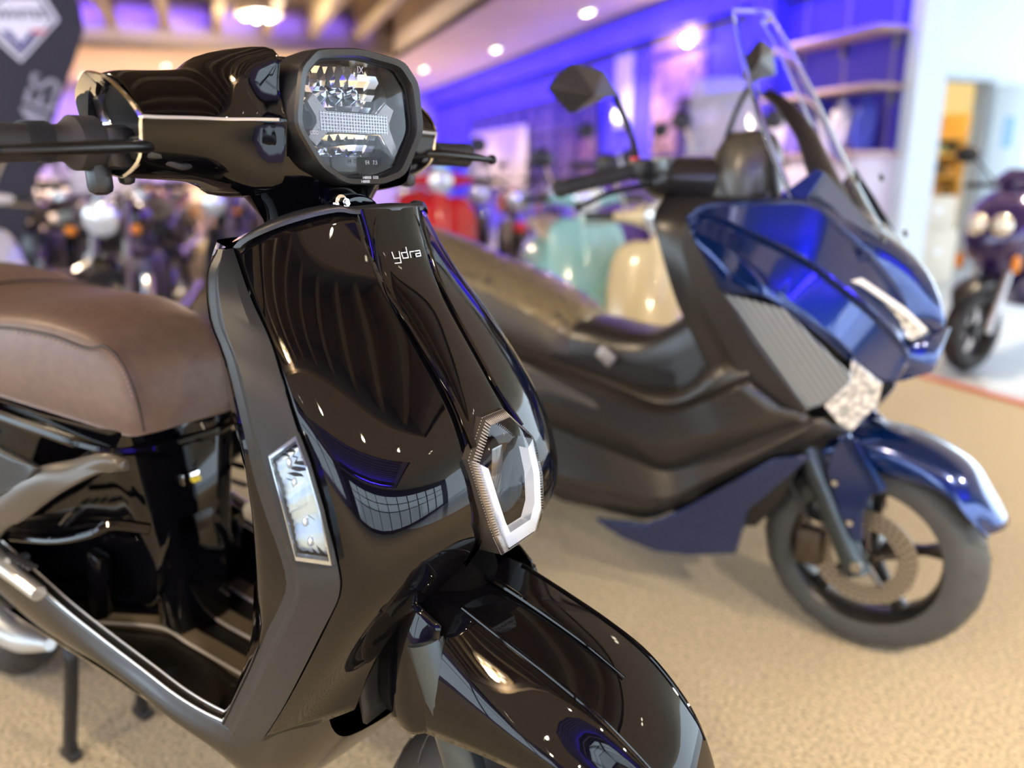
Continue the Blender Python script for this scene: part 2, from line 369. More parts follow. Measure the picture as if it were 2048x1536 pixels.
MB().box((-.026, .02, 1.5), (.004, .16, .34)).build('door_sign', mat('door_sign_blue', (.12, .3, .55), .4), d)
MB().tube([(-.03, .24, 1.0), (-.07, .24, 1.0), (-.07, .14, 1.0)], .01, 8, 3).build('door_handle', STEEL, d)
# store room behind the door
yel = mat('store_wall_yellow', (.85, .74, .45), .7)
struct(rbox('wall_store_back', 1.2, 1.3, -7.3, -.6, 0, 3.1, yel)); struct(rbox('wall_store_side', -1.98, 1.2, -.72, -.6, 0, 3.1, yel)); struct(rbox('wall_store_far', -1.98, 1.2, -7.3, -7.2, 0, 3.1, yel))
rk = rthing('storage_rack', 'yellow wooden storage rack seen through the open doorway', 'rack', .1, -4.95)
wd = mat('rack_wood', (.6, .38, .12), .6)
for y in (-.85, 0, .85): MB().box((0, y, .95), (.45, .05, 1.9)).build('upright', wd, rk)
for z in (.1, .4, .7, 1.0, 1.3, 1.55): MB().box((0, 0, z), (.45, 1.7, .035)).build('shelf', wd, rk)
stc = [(.25, .18, .1), (.5, .3, .15), (.08, .07, .06), (.3, .35, .25), (.55, .45, .3)]
k = 0
for z in (.12, .42, .72, 1.02, 1.32):
    for y in (-.7, -.5, -.28, .12, .34, .58):
        h = .10+.08*random.random(); e = MB().bev((0, 0, h/2), (.24, .16, h), .008).build('stored_box', mat('stored_%d' % (k % 5), stc[k % 5], .6))
        e.location = room(.1-.02, -4.95+y, z+.018); e.rotation_euler = (0, 0, ROOMROT)
        tag(e, '%s box, %s, on the %s shelf of the store room rack' % (['tan', 'ochre', 'dark', 'greenish', 'pale'][k % 5], {-.7: 'at the right end', -.5: 'second from the right end', -.28: 'right of the middle post', .12: 'left of the middle post', .34: 'second from the left end', .58: 'at the left end'}[y], {.12: 'lowest', .42: 'second', .72: 'third', 1.02: 'fourth', 1.32: 'highest'}[z]), 'box', 'small boxes on the store room rack'); k += 1
# cardboard boxes by the pillar
card = mat('cardboard', (.62, .50, .36), .8); card2 = mat('cardboard_pale', (.72, .66, .55), .8)
for (u, v, z, s, m, lb, h) in ((-2.95, -.72, 0, .40, card2, 'pale cardboard box at the bottom of the stack beside the pillar', .48), (-2.95, -.70, .482, .36, card, 'brown cardboard box on top of the stack beside the pillar', .36),
                            (-2.88, -1.2, 0, .46, card2, 'pale cardboard box on the floor nearest the doorway', .52), (-2.88, -1.2, .522, .40, card2, 'pale cardboard box with red print, topmost nearest the doorway', .32)):
    e = rthing('cardboard_box', lb, 'box', u, v, z, .05*(h*10 % 3-1))
    MB().bev((0, 0, h/2), (s, s, h), .008).build('carton', m, e)
    MB().box((0, 0, h+.001), (s*.99, .05, .002)).build('packing_tape', mat('tape', (.5, .38, .2), .3), e)
    MB().box((-s/2-.001, .03, h*.6), (.002, .09, .07)).build('shipping_label', mat('label_white', (.85, .87, .9), .5), e)
# ---- things on the blue wall
darkv = mat('dark_glazing', (.03, .02, .10), .15, spec=.6); cream = mat('cream_panel', (.55, .50, .42), .6)
o = rbox('window_20', 1.9, 8.0, .0, .03, .80, 2.28, darkv); struct(o)
mb = MB()
for k in range(9): u = 1.9+k*.7625; mb.box((u, .045, 1.54), (.05, .03, 1.48))
for z in (.8, 1.3, 1.8, 2.28): mb.box((4.95, .045, z), (6.1, .03, .05))
f = mb.build('window_frame', mat('dark_violet_frame', (.05, .035, .16), .4), o)
def wallthing(name, label, cat, u0, u1, z0, z1, m, th=.03, off=.0, group=None):
    e = rthing(name, label, cat, (u0+u1)/2, off, z0, 0, group)
    MB().bev((0, th/2+.001, (z1-z0)/2), (abs(u1-u0), th, z1-z0), .004).build('panel', m, e); return e
wallthing('display_board', 'large cream display board standing in front of the dark glazing', 'board', 4.6, 7.7, .85, 1.95, cream, .03, .07)
pic = mat('poster_print', (.50, .30, .26), .5, noise=(7, (.16, .09, .08), .52, .6))
a = wallthing('wall_poster', 'tall rosy brown picture panel under a small spotlight', 'poster', -.75, .40, 1.32, 2.45, pic)
MB().box((0, .02, 1.22), (1.2, .1, .05)).build('top_rail', mat('rose_rail', (.35, .2, .2), .5), a)
MB().bev((0, .02, 1.46), (1.15, .04, .40), .004).build('header', mat('rose_panel', (.62, .42, .44), .5), a)
l = rthing('picture_light', 'small round bright spotlight above the rosy picture panel', 'ceiling light', -.45, .1, 2.58)
MB().sphere((0, 0, 0), .055).build('bulb', DL, l)
wallthing('white_board', 'narrow pale grey board hanging on the blue wall', 'board', .95, 1.42, 1.70, 2.66, mat('pale_board', (.62, .62, .66), .4))
l = rthing('board_reflection', 'round white glow standing in for a lamp reflection low on the pale grey board', 'reflection', 1.15, .12, 1.85)
MB().sphere((0, 0, 0), .085, sc=(1, .7, 1)).build('reflection_ball', mat('reflection_white', (1, .95, .85), emit=(1, .95, .9), estr=3), l)  # glowing ball stands in for a lamp's reflection on the board
# column and shelving bay
struct(rbox('trim_3', -2.1, -1.75, 0, .20, 0, 2.72, bluew))
shm = mat('shelf_board', (.42, .30, .26), .5)
for z, lb in ((2.20, 'highest empty shelf board on the blue wall'), (1.76, 'middle shelf board above the blue jackets on the blue wall')):
    e = rthing('wall_shelf', lb, 'shelf', -2.93, .20, z)
    MB().bev((0, 0, 0), (1.4, .36, .04), .004).build('board', shm, e)
    for x in (-.6, 0, .6): MB().box((x, -.14, -.07), (.02, .08, .12)).build('bracket', STEEL, e)
for i, u in enumerate((-2.35, -2.9, -3.45)): struct(rbox('trim_%d' % (i+4), u-.015, u+.015, 0, .02, .1, 2.7, mat('rail_violet', (.25, .2, .5), .4)))
e = rthing('low_cabinet', 'white low cabinet with violet tint under the shelves', 'cabinet', -2.93, .24)
cabm = mat('cabinet_white', (.68, .62, .78), .4)
MB().bev((0, 0, .6), (1.35, .44, 1.2), .01).build('body', cabm, e)
MB().bev((0, .01, 1.225), (1.42, .50, .05), .008).build('worktop', mat('rose_top', (.5, .36, .38), .4), e)
for k in range(3):
    dd = MB().bev((-.445+k*.445, .228, .6), (.43, .02, 1.1), .005).build('door', cabm, e); MB().tube([(-.3+k*.445, .25, .75), (-.3+k*.445, .25, .9)], .008, 8).build('handle', STEEL, dd)
# jackets hanging and helmets on the counter
jm = [mat('jacket_blue', (.03, .05, .42), .6), mat('jacket_white', (.6, .58, .72), .6), mat('jacket_violet', (.22, .16, .6), .6)]
def helmet(e, m, r=.13):
    g = []
    MB().sphere((0, 0, r), r, 18, 12, (1.1, .92, 1)).build('shell', m, e)
    MB().sphere((-.035, 0, r*.95), r, 16, 8, (.95, .88, .45)).build('visor', mat('visor_dark', (.02, .02, .04), .1), e)
for i, (u, c) in enumerate(((-3.42, 0), (-3.15, 1), (-2.86, 0), (-2.6, 2), (-2.36, 1))):
    e = rthing('riding_jacket', '', 'jacket', u, .22, 1.27, 0, 'riding jackets displayed below the middle shelf'); e['label'] = ['blue riding jacket at the pillar end of the low cabinet', 'white riding jacket second from the pillar on the low cabinet', 'blue riding jacket in the middle of the low cabinet', 'violet riding jacket on the low cabinet', 'white riding jacket at the far end of the low cabinet'][i]
    mb = MB(); mb.loft([[(0+.085*math.cos(t)*q, .08*math.sin(t)*q, z) for t in [k*math.pi/5 for k in range(10)]] for z, q in ((0, .95), (.12, 1), (.25, 1.1), (.33, 1.0), (.37, .45), (.41, .4))], 2, 2).build('jacket_body', jm[c], e)
    for sg in (-1, 1): MB().tube([(sg*.075, 0, .33), (sg*.092, .02, .2), (sg*.088, .05, .06)], [.032, .028, .022], 8, 3).build('sleeve', jm[c], e)
# dark blue display case behind the blue scooter with pale lettering panel
e = rthing('display_case', 'dark blue display case with a pale sticker below the rosy panel side', 'display case', -1.42, .22)
MB().bev((0, 0, .93), (1.25, .40, 1.86), .01).build('body', mat('case_dark_blue', (.04, .03, .20), .3), e)
MB().box((.1, .203, 1.65), (.5, .005, .14)).build('sticker', mat('case_sticker', (.5, .48, .75), .5), e)
MB().bev((0, .0, 1.875), (1.3, .44, .03), .005).build('top', mat('case_top', (.015, .01, .08), .3), e)
# banners near the far corner
for (u, w_, c, lb, z0, z1) in ((8.35, .35, (.01, .13, .95), 'narrow bright blue banner left of the dark glazing', .4, 1.75), (9.0, .8, (.16, .55, .75), 'turquoise poster banner near the far corner', .4, 1.55), (9.9, .6, (.55, .5, .45), 'pale yellowish poster banner beside the turquoise one', .5, 1.5)):
    e = rthing('roll_up_banner', lb, 'banner', u, .45); MB().bev((0, 0, (z0+z1)/2), (w_, .012, z1-z0), .003).build('print', mat('banner_%d' % int(u*10), c, .5), e); MB().bev((0, 0, .05), (w_*1.05, .16, .08), .01).build('base', STEEL, e)
    MB().tube([(0, -.02, .05), (0, -.02, z1)], .01, 8).build('support_pole', STEEL, e)
# pale counters and pink displays along the back wall
for (v, w_, h, c, lb) in ((3.6, 1.6, 1.0, (.75, .62, .6), 'pale pink counter against the back wall'), (6.2, 2.2, .95, (.7, .55, .42), 'tan counter against the back wall'), (9.3, 2.0, 1.05, (.75, .7, .75), 'whitish counter at the left end of the back wall')):
    e = rthing('counter', lb, 'counter', 10.5, v); MB().bev((0, 0, h/2), (.6, w_, h), .02).build('body', mat('counter_%d' % int(v), c, .5), e); MB().bev((0, 0, h+.02), (.68, w_*1.04, .04), .01).build('worktop', mat('counter_top', (.6, .5, .42), .4), e)
for (v, z0, z1, w_, c, lb) in ((4.4, 1.2, 2.1, .9, (.8, .35, .5), 'pink poster on the lavender back wall'), (5.9, 1.15, 2.0, .8, (.75, .6, .75), 'pale lilac poster on the lavender back wall'), (2.6, 1.1, 2.0, .8, (.35, .45, .8), 'soft blue poster on the lavender back wall')):
    e = rthing('wall_poster', lb, 'poster', 10.98, v, z0); MB().bev((0, 0, (z1-z0)/2), (.02, w_, z1-z0), .003).build('print', mat('poster_%d' % int(v*10), c, .5), e)
# round fittings in the recess; two out of view added to brighten the floor
for i, (p, lb) in enumerate(((on_z(518, 30, 3.38), 'round cluster lamp hanging under the timber beams in view'), (room(-6.3, 8.2, 3.38), 'unseen round cluster lamp added overhead for light, left side of the recess'), (room(-9.6, 8.2, 3.38), 'unseen round cluster lamp added behind the camera for light, left side'))):
    e = empty('round_ceiling_lamp', p, 0, lb, 'ceiling light', 'round cluster lamps in the ceiling recess')
    MB().lathe([(.02, .14), (.30, .12), (.34, .03), (.33, .0), (.25, -.01)], (0, 0, 0), (0, 0, 1), 32).build('housing', mat('brass_white', (.75, .62, .45), .3), e)
    MB().tube([(0, 0, .14), (0, 0, .56)], .012, 8).build('drop_rod', STEEL, e)
    for k in range(6): t = k*math.pi/3; MB().sphere((.2*math.cos(t), .2*math.sin(t), -.0), .055).build('bulb', DL, e)
    lamp('POINT', 'round_lamp_bulb', p-Vector((0, 0, .15)), 150, WARM, .12)
# feather flag on the left, dark, with a shield crest
def fl(x, y): return on_plane(x, y, room(-2.2, 0), DU)
fo = fl(60, 700); fo.z = 0
fe = empty('feather_flag', fo, 0, 'black feather flag with a white hexagonal crest at the far left', 'flag')
poly = [fl(-260, -220), (fl(60, -180)), fl(130, -60), fl(160, 10), fl(168, 60), fl(150, 120), fl(120, 200), fl(90, 300), fl(60, 420), fl(25, 560), fl(-260, 560)]
blk = mat('flag_fabric', (.018, .018, .028), .7)
MB().prism([q-fo for q in poly], DU*.006).build('flag_cloth', blk, fe)
MB().tube([fl(-262, 760)-fo, fl(-262, 200)-fo, fl(-262, -200)-fo, fl(-120, -260)-fo, fl(60, -200)-fo], .014, 8).build('flag_pole', mat('pole_black', (.02, .02, .02), .4), fe)
whm = mat('crest_white', (.80, .80, .84), .6); grm = mat('crest_grey', (.12, .12, .14), .6)
def flat(pts, m, name, h, par): 
    q = [fl(*p)-fo-DU*h for p in pts]; MB().prism(q, DU*(-.002)).build(name, m, par)
hexo = [(-30, 10), (5, -14), (85, -14), (118, 40), (42, 124), (-40, 50)]
c0 = (40, 48)
def sc_(pts, k): return [(c0[0]+(x-c0[0])*k, c0[1]+(y-c0[1])*k) for x, y in pts]
crest = flat(hexo, whm, 'crest', .002, fe)
flat(sc_(hexo, .9), grm, 'crest_field', .005, fe); flat(sc_(hexo, .8), whm, 'crest_panel', .008, fe)
flat([(0, 62), (20, 62), (42, 88), (64, 60), (82, 60), (42, 106)], mat('crest_navy', (.05, .06, .2), .6), 'crest_chevron', .012, fe)
flat([(62, 60), (96, 60), (88, 68), (66, 68)], mat('crest_red', (.6, .1, .1), .6), 'crest_stripe', .013, fe)
def ftext(txt, size, px, ang, m, name):
    vs, fs = text_mesh(txt, size, .001, .002); o0 = fl(*px)-fo
    X = (fl(px[0]+math.cos(ang)*40, px[1]+math.sin(ang)*40)-fl(*px)).normalized(); Y = X.cross(DU).normalized()
    if Y.z < 0 and abs(math.cos(ang)) > .5: Y = -Y
    mb = MB(); mb.add([o0+X*q.x+Y*q.y-DU*(.016+q.z) for q in vs], fs); mb.build(name, m, fe)
ftext('WHITES', .085, (42, 30), 0, grm, 'crest_lettering')
ftext('MES', .26, (80, 215), -1.25, mat('flag_text', (.32, .32, .36), .6), 'flag_lettering')
# ================================================================== the black scooter in front
O = EYE+ray(725, 235)*.80; A55 = math.radians(55); O = O-Vector((math.sin(A55), -math.cos(A55), 0))*.10
B = Bike((O.x, O.y), 55); P = B.P
K = empty('black_scooter', B.O, B.rz, 'glossy black electric scooter with brown seat, nearest the camera', 'scooter')
KB = lambda mb, name, m, par=None, **k: mb.build(name, m, par or K, **k)
def lat(p, l): return Vector((p.x, l, p.z))
# ---- front shield -------------------------------------------------
L2d = [((468, 496), .130), ((500, 590), .145), ((541, 681), .155), ((568, 770), .163), ((595, 858), .168), ((620, 920), .170), ((648, 1020), .170), ((675, 1124), .170), ((679, 1188), .170), ((645, 1262), .170), ((572, 1405), .165), ((523, 1483), .158)]
L3d = [((712, 420), .048), ((754, 556), .042), ((812, 650), .038), ((869, 744), .036), ((906, 812), .036), ((940, 895), .042), ((955, 980), .046), ((985, 1070), .034), ((940, 1135), .042), ((815, 1222), .085), ((748, 1310), .118), ((708, 1420), .130)]
BUL = [.014, .020, .026, .030, .033, .036, .041, .045, .044, .034, .016, .004]
rows = []; L2p = []
for (a, la), (b_, lb), bu in zip(L2d, L3d, BUL):
    p2 = P(*a, -la); p3 = P(*b_, -lb); L2p.append(p2)
    r = [p2]
    for t in (.12, .35, .6, .85):
        q = lerp(p2, p3, t); k = math.sin(math.pi*t**.8)*bu; r.append(q+Vector((.62*k, -.78*k, 0)))
    r.append(p3)
    up_ = {0: .011, 1: .004}.get(len(rows), 0)
    for k_, q in enumerate(r[1:5]): q.z += up_*math.sin(math.pi*(k_+1.2)/5.6)
    rows.append(r)
mb = MB(); g = smooth_grid(surf(rows, 5, 4), 30)
mb.grid(g); mb.mirror()
KB(mb, 'front_shield', GLOSS, solid=.004)
# central raised band from the neck to the lower lamp
def bandrow(i, up, w_=1.0):
    p3 = rows[i][-1]; e = Vector((p3.x, p3.y*w_, p3.z)); c = Vector((p3.x+up, 0, p3.z))
    return [Vector((e.x-.004, e.y*1.06, e.z)), Vector((e.x+up*.35, e.y*.97, e.z+.001)), Vector((e.x+up*.8, e.y*.6, e.z)), c, Vector((e.x+up*.8, -e.y*.6, e.z)), Vector((e.x+up*.35, -e.y*.97, e.z+.001)), Vector((e.x-.004, -e.y*1.06, e.z))]
UPS = [.010, .010, .010, .010, .009, .004, -.012, -.02, -.02]
KB(MB().grid(smooth_grid(surf([bandrow(i, UPS[i]) for i in range(0, 9)], 5, 3), 8)), 'shield_centre_band', GLOSS)
for sg in (-1, 1):
    pts = []
    for i in range(0, 6):
        p3 = rows[i][-1]; pts.append(Vector((p3.x+.004, sg*abs(p3.y)*.97, p3.z)))
    pts = [Vector((pts[0].x+.002, 0, pts[0].z-.004)), Vector((pts[0].x+.004, sg*.030, pts[0].z-.010))]+pts[1:]
    KB(MB().tube(pts, [.0015, .002, .003, .0035, .0035, .004], 8, 6), 'band_ridge', GLOSS)
# matte rim strips left and right
L0d = [((452, 499), .140), ((431, 551), .156), ((437, 640), .168), ((468, 723), .178), ((504, 869), .188), ((525, 962), .190), ((549, 1040), .190), ((572, 1103), .190), ((590, 1174), .190), ((572, 1227), .188), ((534, 1300), .184), ((457, 1457), .170)]
L0p = [P(*a, -l) for a, l in L0d]
for sg in (1, -1):
    rr = []
    for i, (p0, p2) in enumerate(zip(L0p, L2p)):
        p0 = Vector((p0.x, sg*p0.y, p0.z)); q2 = Vector((p2.x, sg*p2.y, p2.z))
        out = Vector((.25, -sg*.9 if p0.y < 0 and sg == 1 else 0, 0)); out = Vector((.3, (-1 if p0.y < 0 else 1)*.95, 0))
        m1 = lerp(p0, q2, .16)+out*.006; m2 = lerp(p0, q2, .22)+out*.0075; m3 = lerp(p0, q2, .75)+out*.005
        rr.append([p0+Vector((-.014, 0, 0)), p0, m1, m2, m3, q2+out*.001, q2+Vector((-.004, 0, 0))-out*.002])
    fine = []
    cols = [crv([r[j] for r in rr], 5) for j in range(7)]
    KB(MB().grid([[cols[j][i] for j in range(7)] for i in range(len(cols[0]))]), 'shield_rim', SATIN, sharp=16)
# top lip
top = [lerp(rows[0][k], rows[0][k], 0) for k in range(6)]
full = [Vector(q) for q in top]+[Vector((top[-1].x+.008, 0, top[-1].z+.002))]+[Vector((q.x, -q.y, q.z)) for q in top[::-1]]
pass
tw = lambda q: max(.12, min(1, (.134-abs(q.y))/.03))
lip = [[q+Vector((.002, 0, -.004)), q+Vector((0, 0, .002*tw(q))), q*1.0+Vector((-.014*tw(q), 0, .003*tw(q))), q+Vector((-.024*tw(q), 0, -.002))] for q in full]
KB(MB().grid(surf(lip, 3, 3)), 'shield_top_lip', BPLAST)
# top deck closing the shield towards the rider, and the inner leg shield
deck = [[Vector((q.x-.022*tw(q), q.y*.985, q.z-.003)), Vector((min(q.x-.03, .0)*.5+q.x*.5-.01, q.y*.9, q.z-.012)), Vector((-.05, q.y*.7, q.z-.035)), Vector((-.08, q.y*.5, q.z-.09))] for q in full[2:-2]]
KB(MB().grid(surf(deck, 3, 3)), 'shield_deck', GLOSS)
inner = []
for i, p0 in enumerate(L0p):
    z = p0.z; xc = [-.07, -.07, -.065, -.055, -.04, -.03, -.02, -.01, -.005, -.01, -.03, -.045][i]
    l = abs(p0.y)
    xb = p0.x-[.014, .014, .015, .016, .018, .024, .034, .046, .056, .042, .014, .012][i]
    inner.append([Vector((p0.x-.012, -l, z)), Vector((xb, -l*1.0, z)), Vector((xb-[.010, .014, .020, .024, .028, .028, .028, .028, .028, .028, .028, .02][i], -l*.88, z)), Vector((xc, -l*.5, z)), Vector((xc-.02, 0, z)), Vector((xc, l*.5, z)), Vector((xb-[.010, .014, .020, .024, .028, .028, .028, .028, .028, .028, .028, .02][i], l*.88, z)), Vector((xb, l, z)), Vector((p0.x-.012, l, z))])
KB(MB().grid(surf(inner, 3, 3)), 'inner_leg_shield', GLOSS)
# seam light catch on inner shield
# ---- turn signals --------------------------------------------------
def sig(sg):
    outl = [((600, 866), .168), ((546, 905), .186), ((574, 1010), .190), ((600, 1112), .189), ((671, 1122), .1705), ((650, 1020), .171), ((622, 925), .1705)]
    pts = [P(*a, -l) for a, l in outl]; pts = [Vector((p.x, sg*p.y, p.z)) for p in pts]
    n = Vector((.45, -sg*.89, .05)) if pts[0].y < 0 else Vector((.45, .89, .05))
    n = Vector((.45, .89*(1 if pts[0].y > 0 else -1), .05)).normalized()
    c = sum(pts, Vector())/7
    sh = lambda k: [c+(p-c)*k for p in pts]
    rim = [p+n*.004 for p in pts]
    r = MB(); a = [p+n*.002 for p in sh(1.02)]; b1 = [p+n*.010 for p in sh(1.0)]; b2 = [p+n*.0105 for p in sh(.93)]; b3 = [p+n*.008 for p in sh(.88)]
    r.grid([a, b1, b2, b3], True)
    base = KB(r, 'turn_signal', mat('signal_rim', (.30, .33, .36), .12, metal=.8), sharp=20)
    # textured reflector bowl inside: rows of little facets
    m2 = MB(); qa = sh(.88)
    tl, tr, br_, bl = lerp(qa[0], qa[1], .5), qa[0], qa[4], qa[3]
    NR, NC = 26, 8; gg = []
    for i in range(NR+1):
        t = i/NR; L_ = crv([qa[1], qa[2], qa[3]], 20)[int(t*40)] if True else 0; R_ = crv([qa[0], qa[6], qa[5], qa[4]], 20)[int(t*60)]
        gg.append([lerp(L_, R_, j/NC)+n*(.001+.0022*((i+j) % 2)+.0015*math.sin(i*.6)) for j in range(NC+1)])
    m2.grid(gg); m2.build('signal_reflector', mat('signal_chrome', (.42, .56, .68), .30, metal=.7), base, sharp=5)
    m3 = MB()
    for k in range(5):
        q = lerp(lerp(qa[0], qa[1], .5), lerp(qa[3], qa[4], .5), .12+.19*k); m3.sphere(q+n*.004, .0045, 12, 8, (.7, .9, 1.2))
    m3.build('signal_leds', mat('led_clear', (.75, .85, .95), .08, metal=.7), base)
    m4 = MB(); m4.grid([[p+n*.0105 for p in sh(.94)], [p+n*.0135 for p in sh(.6)], [p+n*.014 for p in sh(.05)]], True); m4.build('signal_lens', GLASS, base)
sig(1); sig(-1)
# ---- emblem lamp low on the shield ---------------------------------
cx, cz = .330, .775
lo = [(-.018, .845, .266), (.018, .845, .266), (.052, .812, .274), (.049, .772, .286), (.040, .730, .294), (.027, .706, .294), (-.027, .706, .294), (-.040, .730, .294), (-.049, .772, .286), (-.052, .812, .274)]
LX = lambda d=0: [Vector((x+d, y, z)) for y, z, x in lo]
lc = Vector((.281, 0, .776))
def shr(pts, k, d=0): return [lc+(q-lc)*k+Vector((d, 0, 0)) for q in pts]
b0 = LX(-.045); b1 = LX(0)
mb = MB(); mb.grid([[lc+(q-lc)*1.03+Vector((-.05, 0, 0)) for q in LX(0)], shr(LX(), 1.02, -.02), shr(LX(), 1.0, -.002), shr(LX(), .93, .003)], True)
lb = KB(mb, 'emblem_lamp', mat('lamp_ribbed_rim', (.12, .11, .10), .12, metal=.7), sharp=25)
rb = MB()
ringo = [lerp(a, b_, t/14) for a, b_ in zip(shr(LX(), 1.0, -.004), shr(LX(), 1.0, -.004)[1:]+shr(LX(), 1.0, -.004)[:1]) for t in range(14)]; ringi = [lerp(a, b_, t/14) for a, b_ in zip(shr(LX(), .91, .0055), shr(LX(), .91, .0055)[1:]+shr(LX(), .91, .0055)[:1]) for t in range(14)]
for k in range(len(ringo)): rb.tube([ringo[k], ringi[k]], .0007, 4, 1, smooth=False)
rb.build('lamp_rim_ribs', mat('rib_clear', (.7, .7, .7), .2, metal=.6), lb)
MB().grid([shr(LX(), .93, .003), shr(LX(), .90, -.02), shr(LX(), .05, -.028)], True).build('lamp_bowl', mat('bowl_tinted', (.10, .09, .075), .12, metal=.8), lb)
# U-shaped white light guide
wo = shr(LX(), .88, .006); wi = shr(LX(), .68, .006); idx = [9, 8, 7, 6, 5, 4, 3, 2]
idx = [9, 8, 7, 6, 5, 4, 3, 2]
mb = MB(); mb.grid([[wo[i]+Vector((-.012, 0, 0)) for i in idx], [wo[i] for i in idx], [wi[i] for i in idx], [wi[i]+Vector((-.012, 0, 0)) for i in idx]])
mb.build('light_guide', DRLW, lb, sharp=20)
mb = MB(); mb.grid([shr(LX(), .56, -.010), shr(LX(), .50, -.024)], True); mb.build('inner_bezel', mat('bezel_dark', (.05, .045, .04), .15, metal=.8), lb)
mb = MB(); mb.bev((.264, 0, .776), (.008, .022, .07), .003); mb.build('emblem_block', mat('block_smoke', (.12, .12, .12), .08, metal=.8), lb)
MB().grid([shr(LX(), .95, .004), shr(LX(), .8, .013), shr(LX(), .4, .017), shr(LX(), .02, .018)], True).build('lamp_lens', GLASS, lb)
# ---- neck ------------------------------------------------------------
def ell(c, a, b_, n=12, tilt=0): return [Vector((c[0]+a*math.cos(t), c[1]+b_*math.sin(t), c[2]+tilt*math.cos(t)*a)) for t in [2*math.pi*k/n for k in range(n)]]
KB(MB().loft([ell((.022, 0, .96), .044, .050), ell((.020, 0, 1.00), .044, .052), ell((.017, 0, 1.03), .049, .060), ell((.014, 0, 1.055), .057, .076), ell((.012, 0, 1.078), .066, .098), ell((.01, 0, 1.10), .07, .11)], 5, 3), 'steering_neck', GLOSS)
KB(MB().loft([[Vector((x, q.y, q.z)) for q in [Vector((0, math.cos(t)*.036*k_, 1.040+math.sin(t)*.022*k_)) for t in [2*math.pi*i/14 for i in range(14)]]] for x, k_ in ((.03, 1.1), (.06, 1.05), (.082, 1), (.088, .85))], 2, 2), 'neck_front_boss', GLOSS)
bp = B.S(680, 407, .094)
bo = KB(MB().lathe([(.0001, .010), (.005, .010), (.0058, .008), (.0058, 0)], bp, (1, 0, .1), 6), 'neck_bolt', CHROME)
MB().lathe([(.0001, .0115), (.0032, .0115), (.0034, .009)], bp, (1, 0, .1), 16).build('bolt_centre', STEEL, bo)
MB().lathe([(.0095, 0), (.009, .003), (.005, .004)], bp, (1, 0, .1), 20).build('washer', CHROME, bo)
# ---- handlebar housing ----------------------------------------------
ST = []   # (l, sections of (s,z)) 12 points starting at front crease going over the top
def sec(l, fx, ft, fz, tz, bx, bz, low, ex=0):
    """fx front crease x, fz crease z, tz top z, bx back x, low bottom z"""
    return [Vector((fx, l, fz)), Vector((fx-.010, l, fz+.4*(tz-fz))), Vector((fx-.032+ft, l, fz+.85*(tz-fz))), Vector((fx-.055+ft*.5, l, tz)), Vector((bx+.03, l, tz-.002)), Vector((bx+.006, l, tz-.018)), Vector((bx, l, (tz+low)/2)), Vector((bx+.012, l, low+.012)), Vector((bx+.045, l, low)), Vector((fx-.035, l, low+.002)), Vector((fx-.010, l, low+.017)), Vector((fx-.002, l, fz-.006))]
def hous(l):
    pass
stations = [(-.200, .030, .0, 1.133, 1.173, -.070, 0, 1.082), (-.185, .031, .0, 1.133, 1.177, -.072, 0, 1.080), (-.15, .034, .0, 1.134, 1.180, -.075, 0, 1.078), (-.122, .040, .002, 1.134, 1.184, -.078, 0, 1.075), (-.104, .058, .010, 1.134, 1.193, -.082, 0, 1.070), (-.094, .083, .022, 1.133, 1.199, -.084, 0, 1.066), (-.089, .090, .028, 1.133, 1.202, -.085, 0, 1.064), (-.080, .060, .018, 1.133, 1.204, -.088, 0, 1.060), (-.03, .042, .010, 1.134, 1.206, -.09, 0, 1.058), (0, .042, .010, 1.134, 1.207, -.09, 0, 1.058)]
stations += [(-q[0],)+q[1:] for q in stations[:-1][::-1]]
secs = [sec(*q) for q in stations]
gsec = smooth_grid(surf(secs, 5, 3, True), 1, closed=True)
mb = MB(); mb.grid(gsec, True)
hs = KB(mb, 'handlebar_housing', GLOSS, solid=.003)
# crease trim lines, end flares
for sg in (-1, 1):
    pts = [Vector((q[1]+.0008, sg*abs(q[0]), q[3])) for q in stations[:6]]
    MB().tube(pts, .0016, 6, 4).build('crease_trim', SILVER, hs)
    endl = [Vector((q.x, sg*abs(q.y), q.z)) for q in secs[0]]
    e0 = crv(endl, 4, True)
    c = sum(e0, Vector())/len(e0)
    def flare(q, k, d): 
        f = max(0, (q.z-1.13)/.045); return Vector((c.x+(q.x-c.x)*k, q.y+sg*(d+.012*f*(1 if d > -.02 else 0)), c.z+(q.z-c.z)*k))
    mb = MB(); mb.grid([[flare(q, 1.0, -.002) for q in e0], [flare(q, 1.02, .001) for q in e0], [flare(q, .98, .003) for q in e0], [flare(q, .74, -.012) for q in e0], [flare(q, .70, -.020) for q in e0]], True)
    mb.build('chrome_collar', CHROME, hs)
    MB().grid([[flare(q, .72, -.018) for q in e0], [flare(q, .02, -.028) for q in e0]], True).build('collar_liner', DEEP, hs)
# bolt hole on the left deck
hp = P(246, 161, -.186)
for sg in (1, -1): MB().lathe([(.0001, .0016), (.0105, .0014), (.0115, -.001)], (hp.x, -sg*abs(hp.y), hp.z), (.42, 0, .9), 20).build('mirror_hole', DEEP, hs)
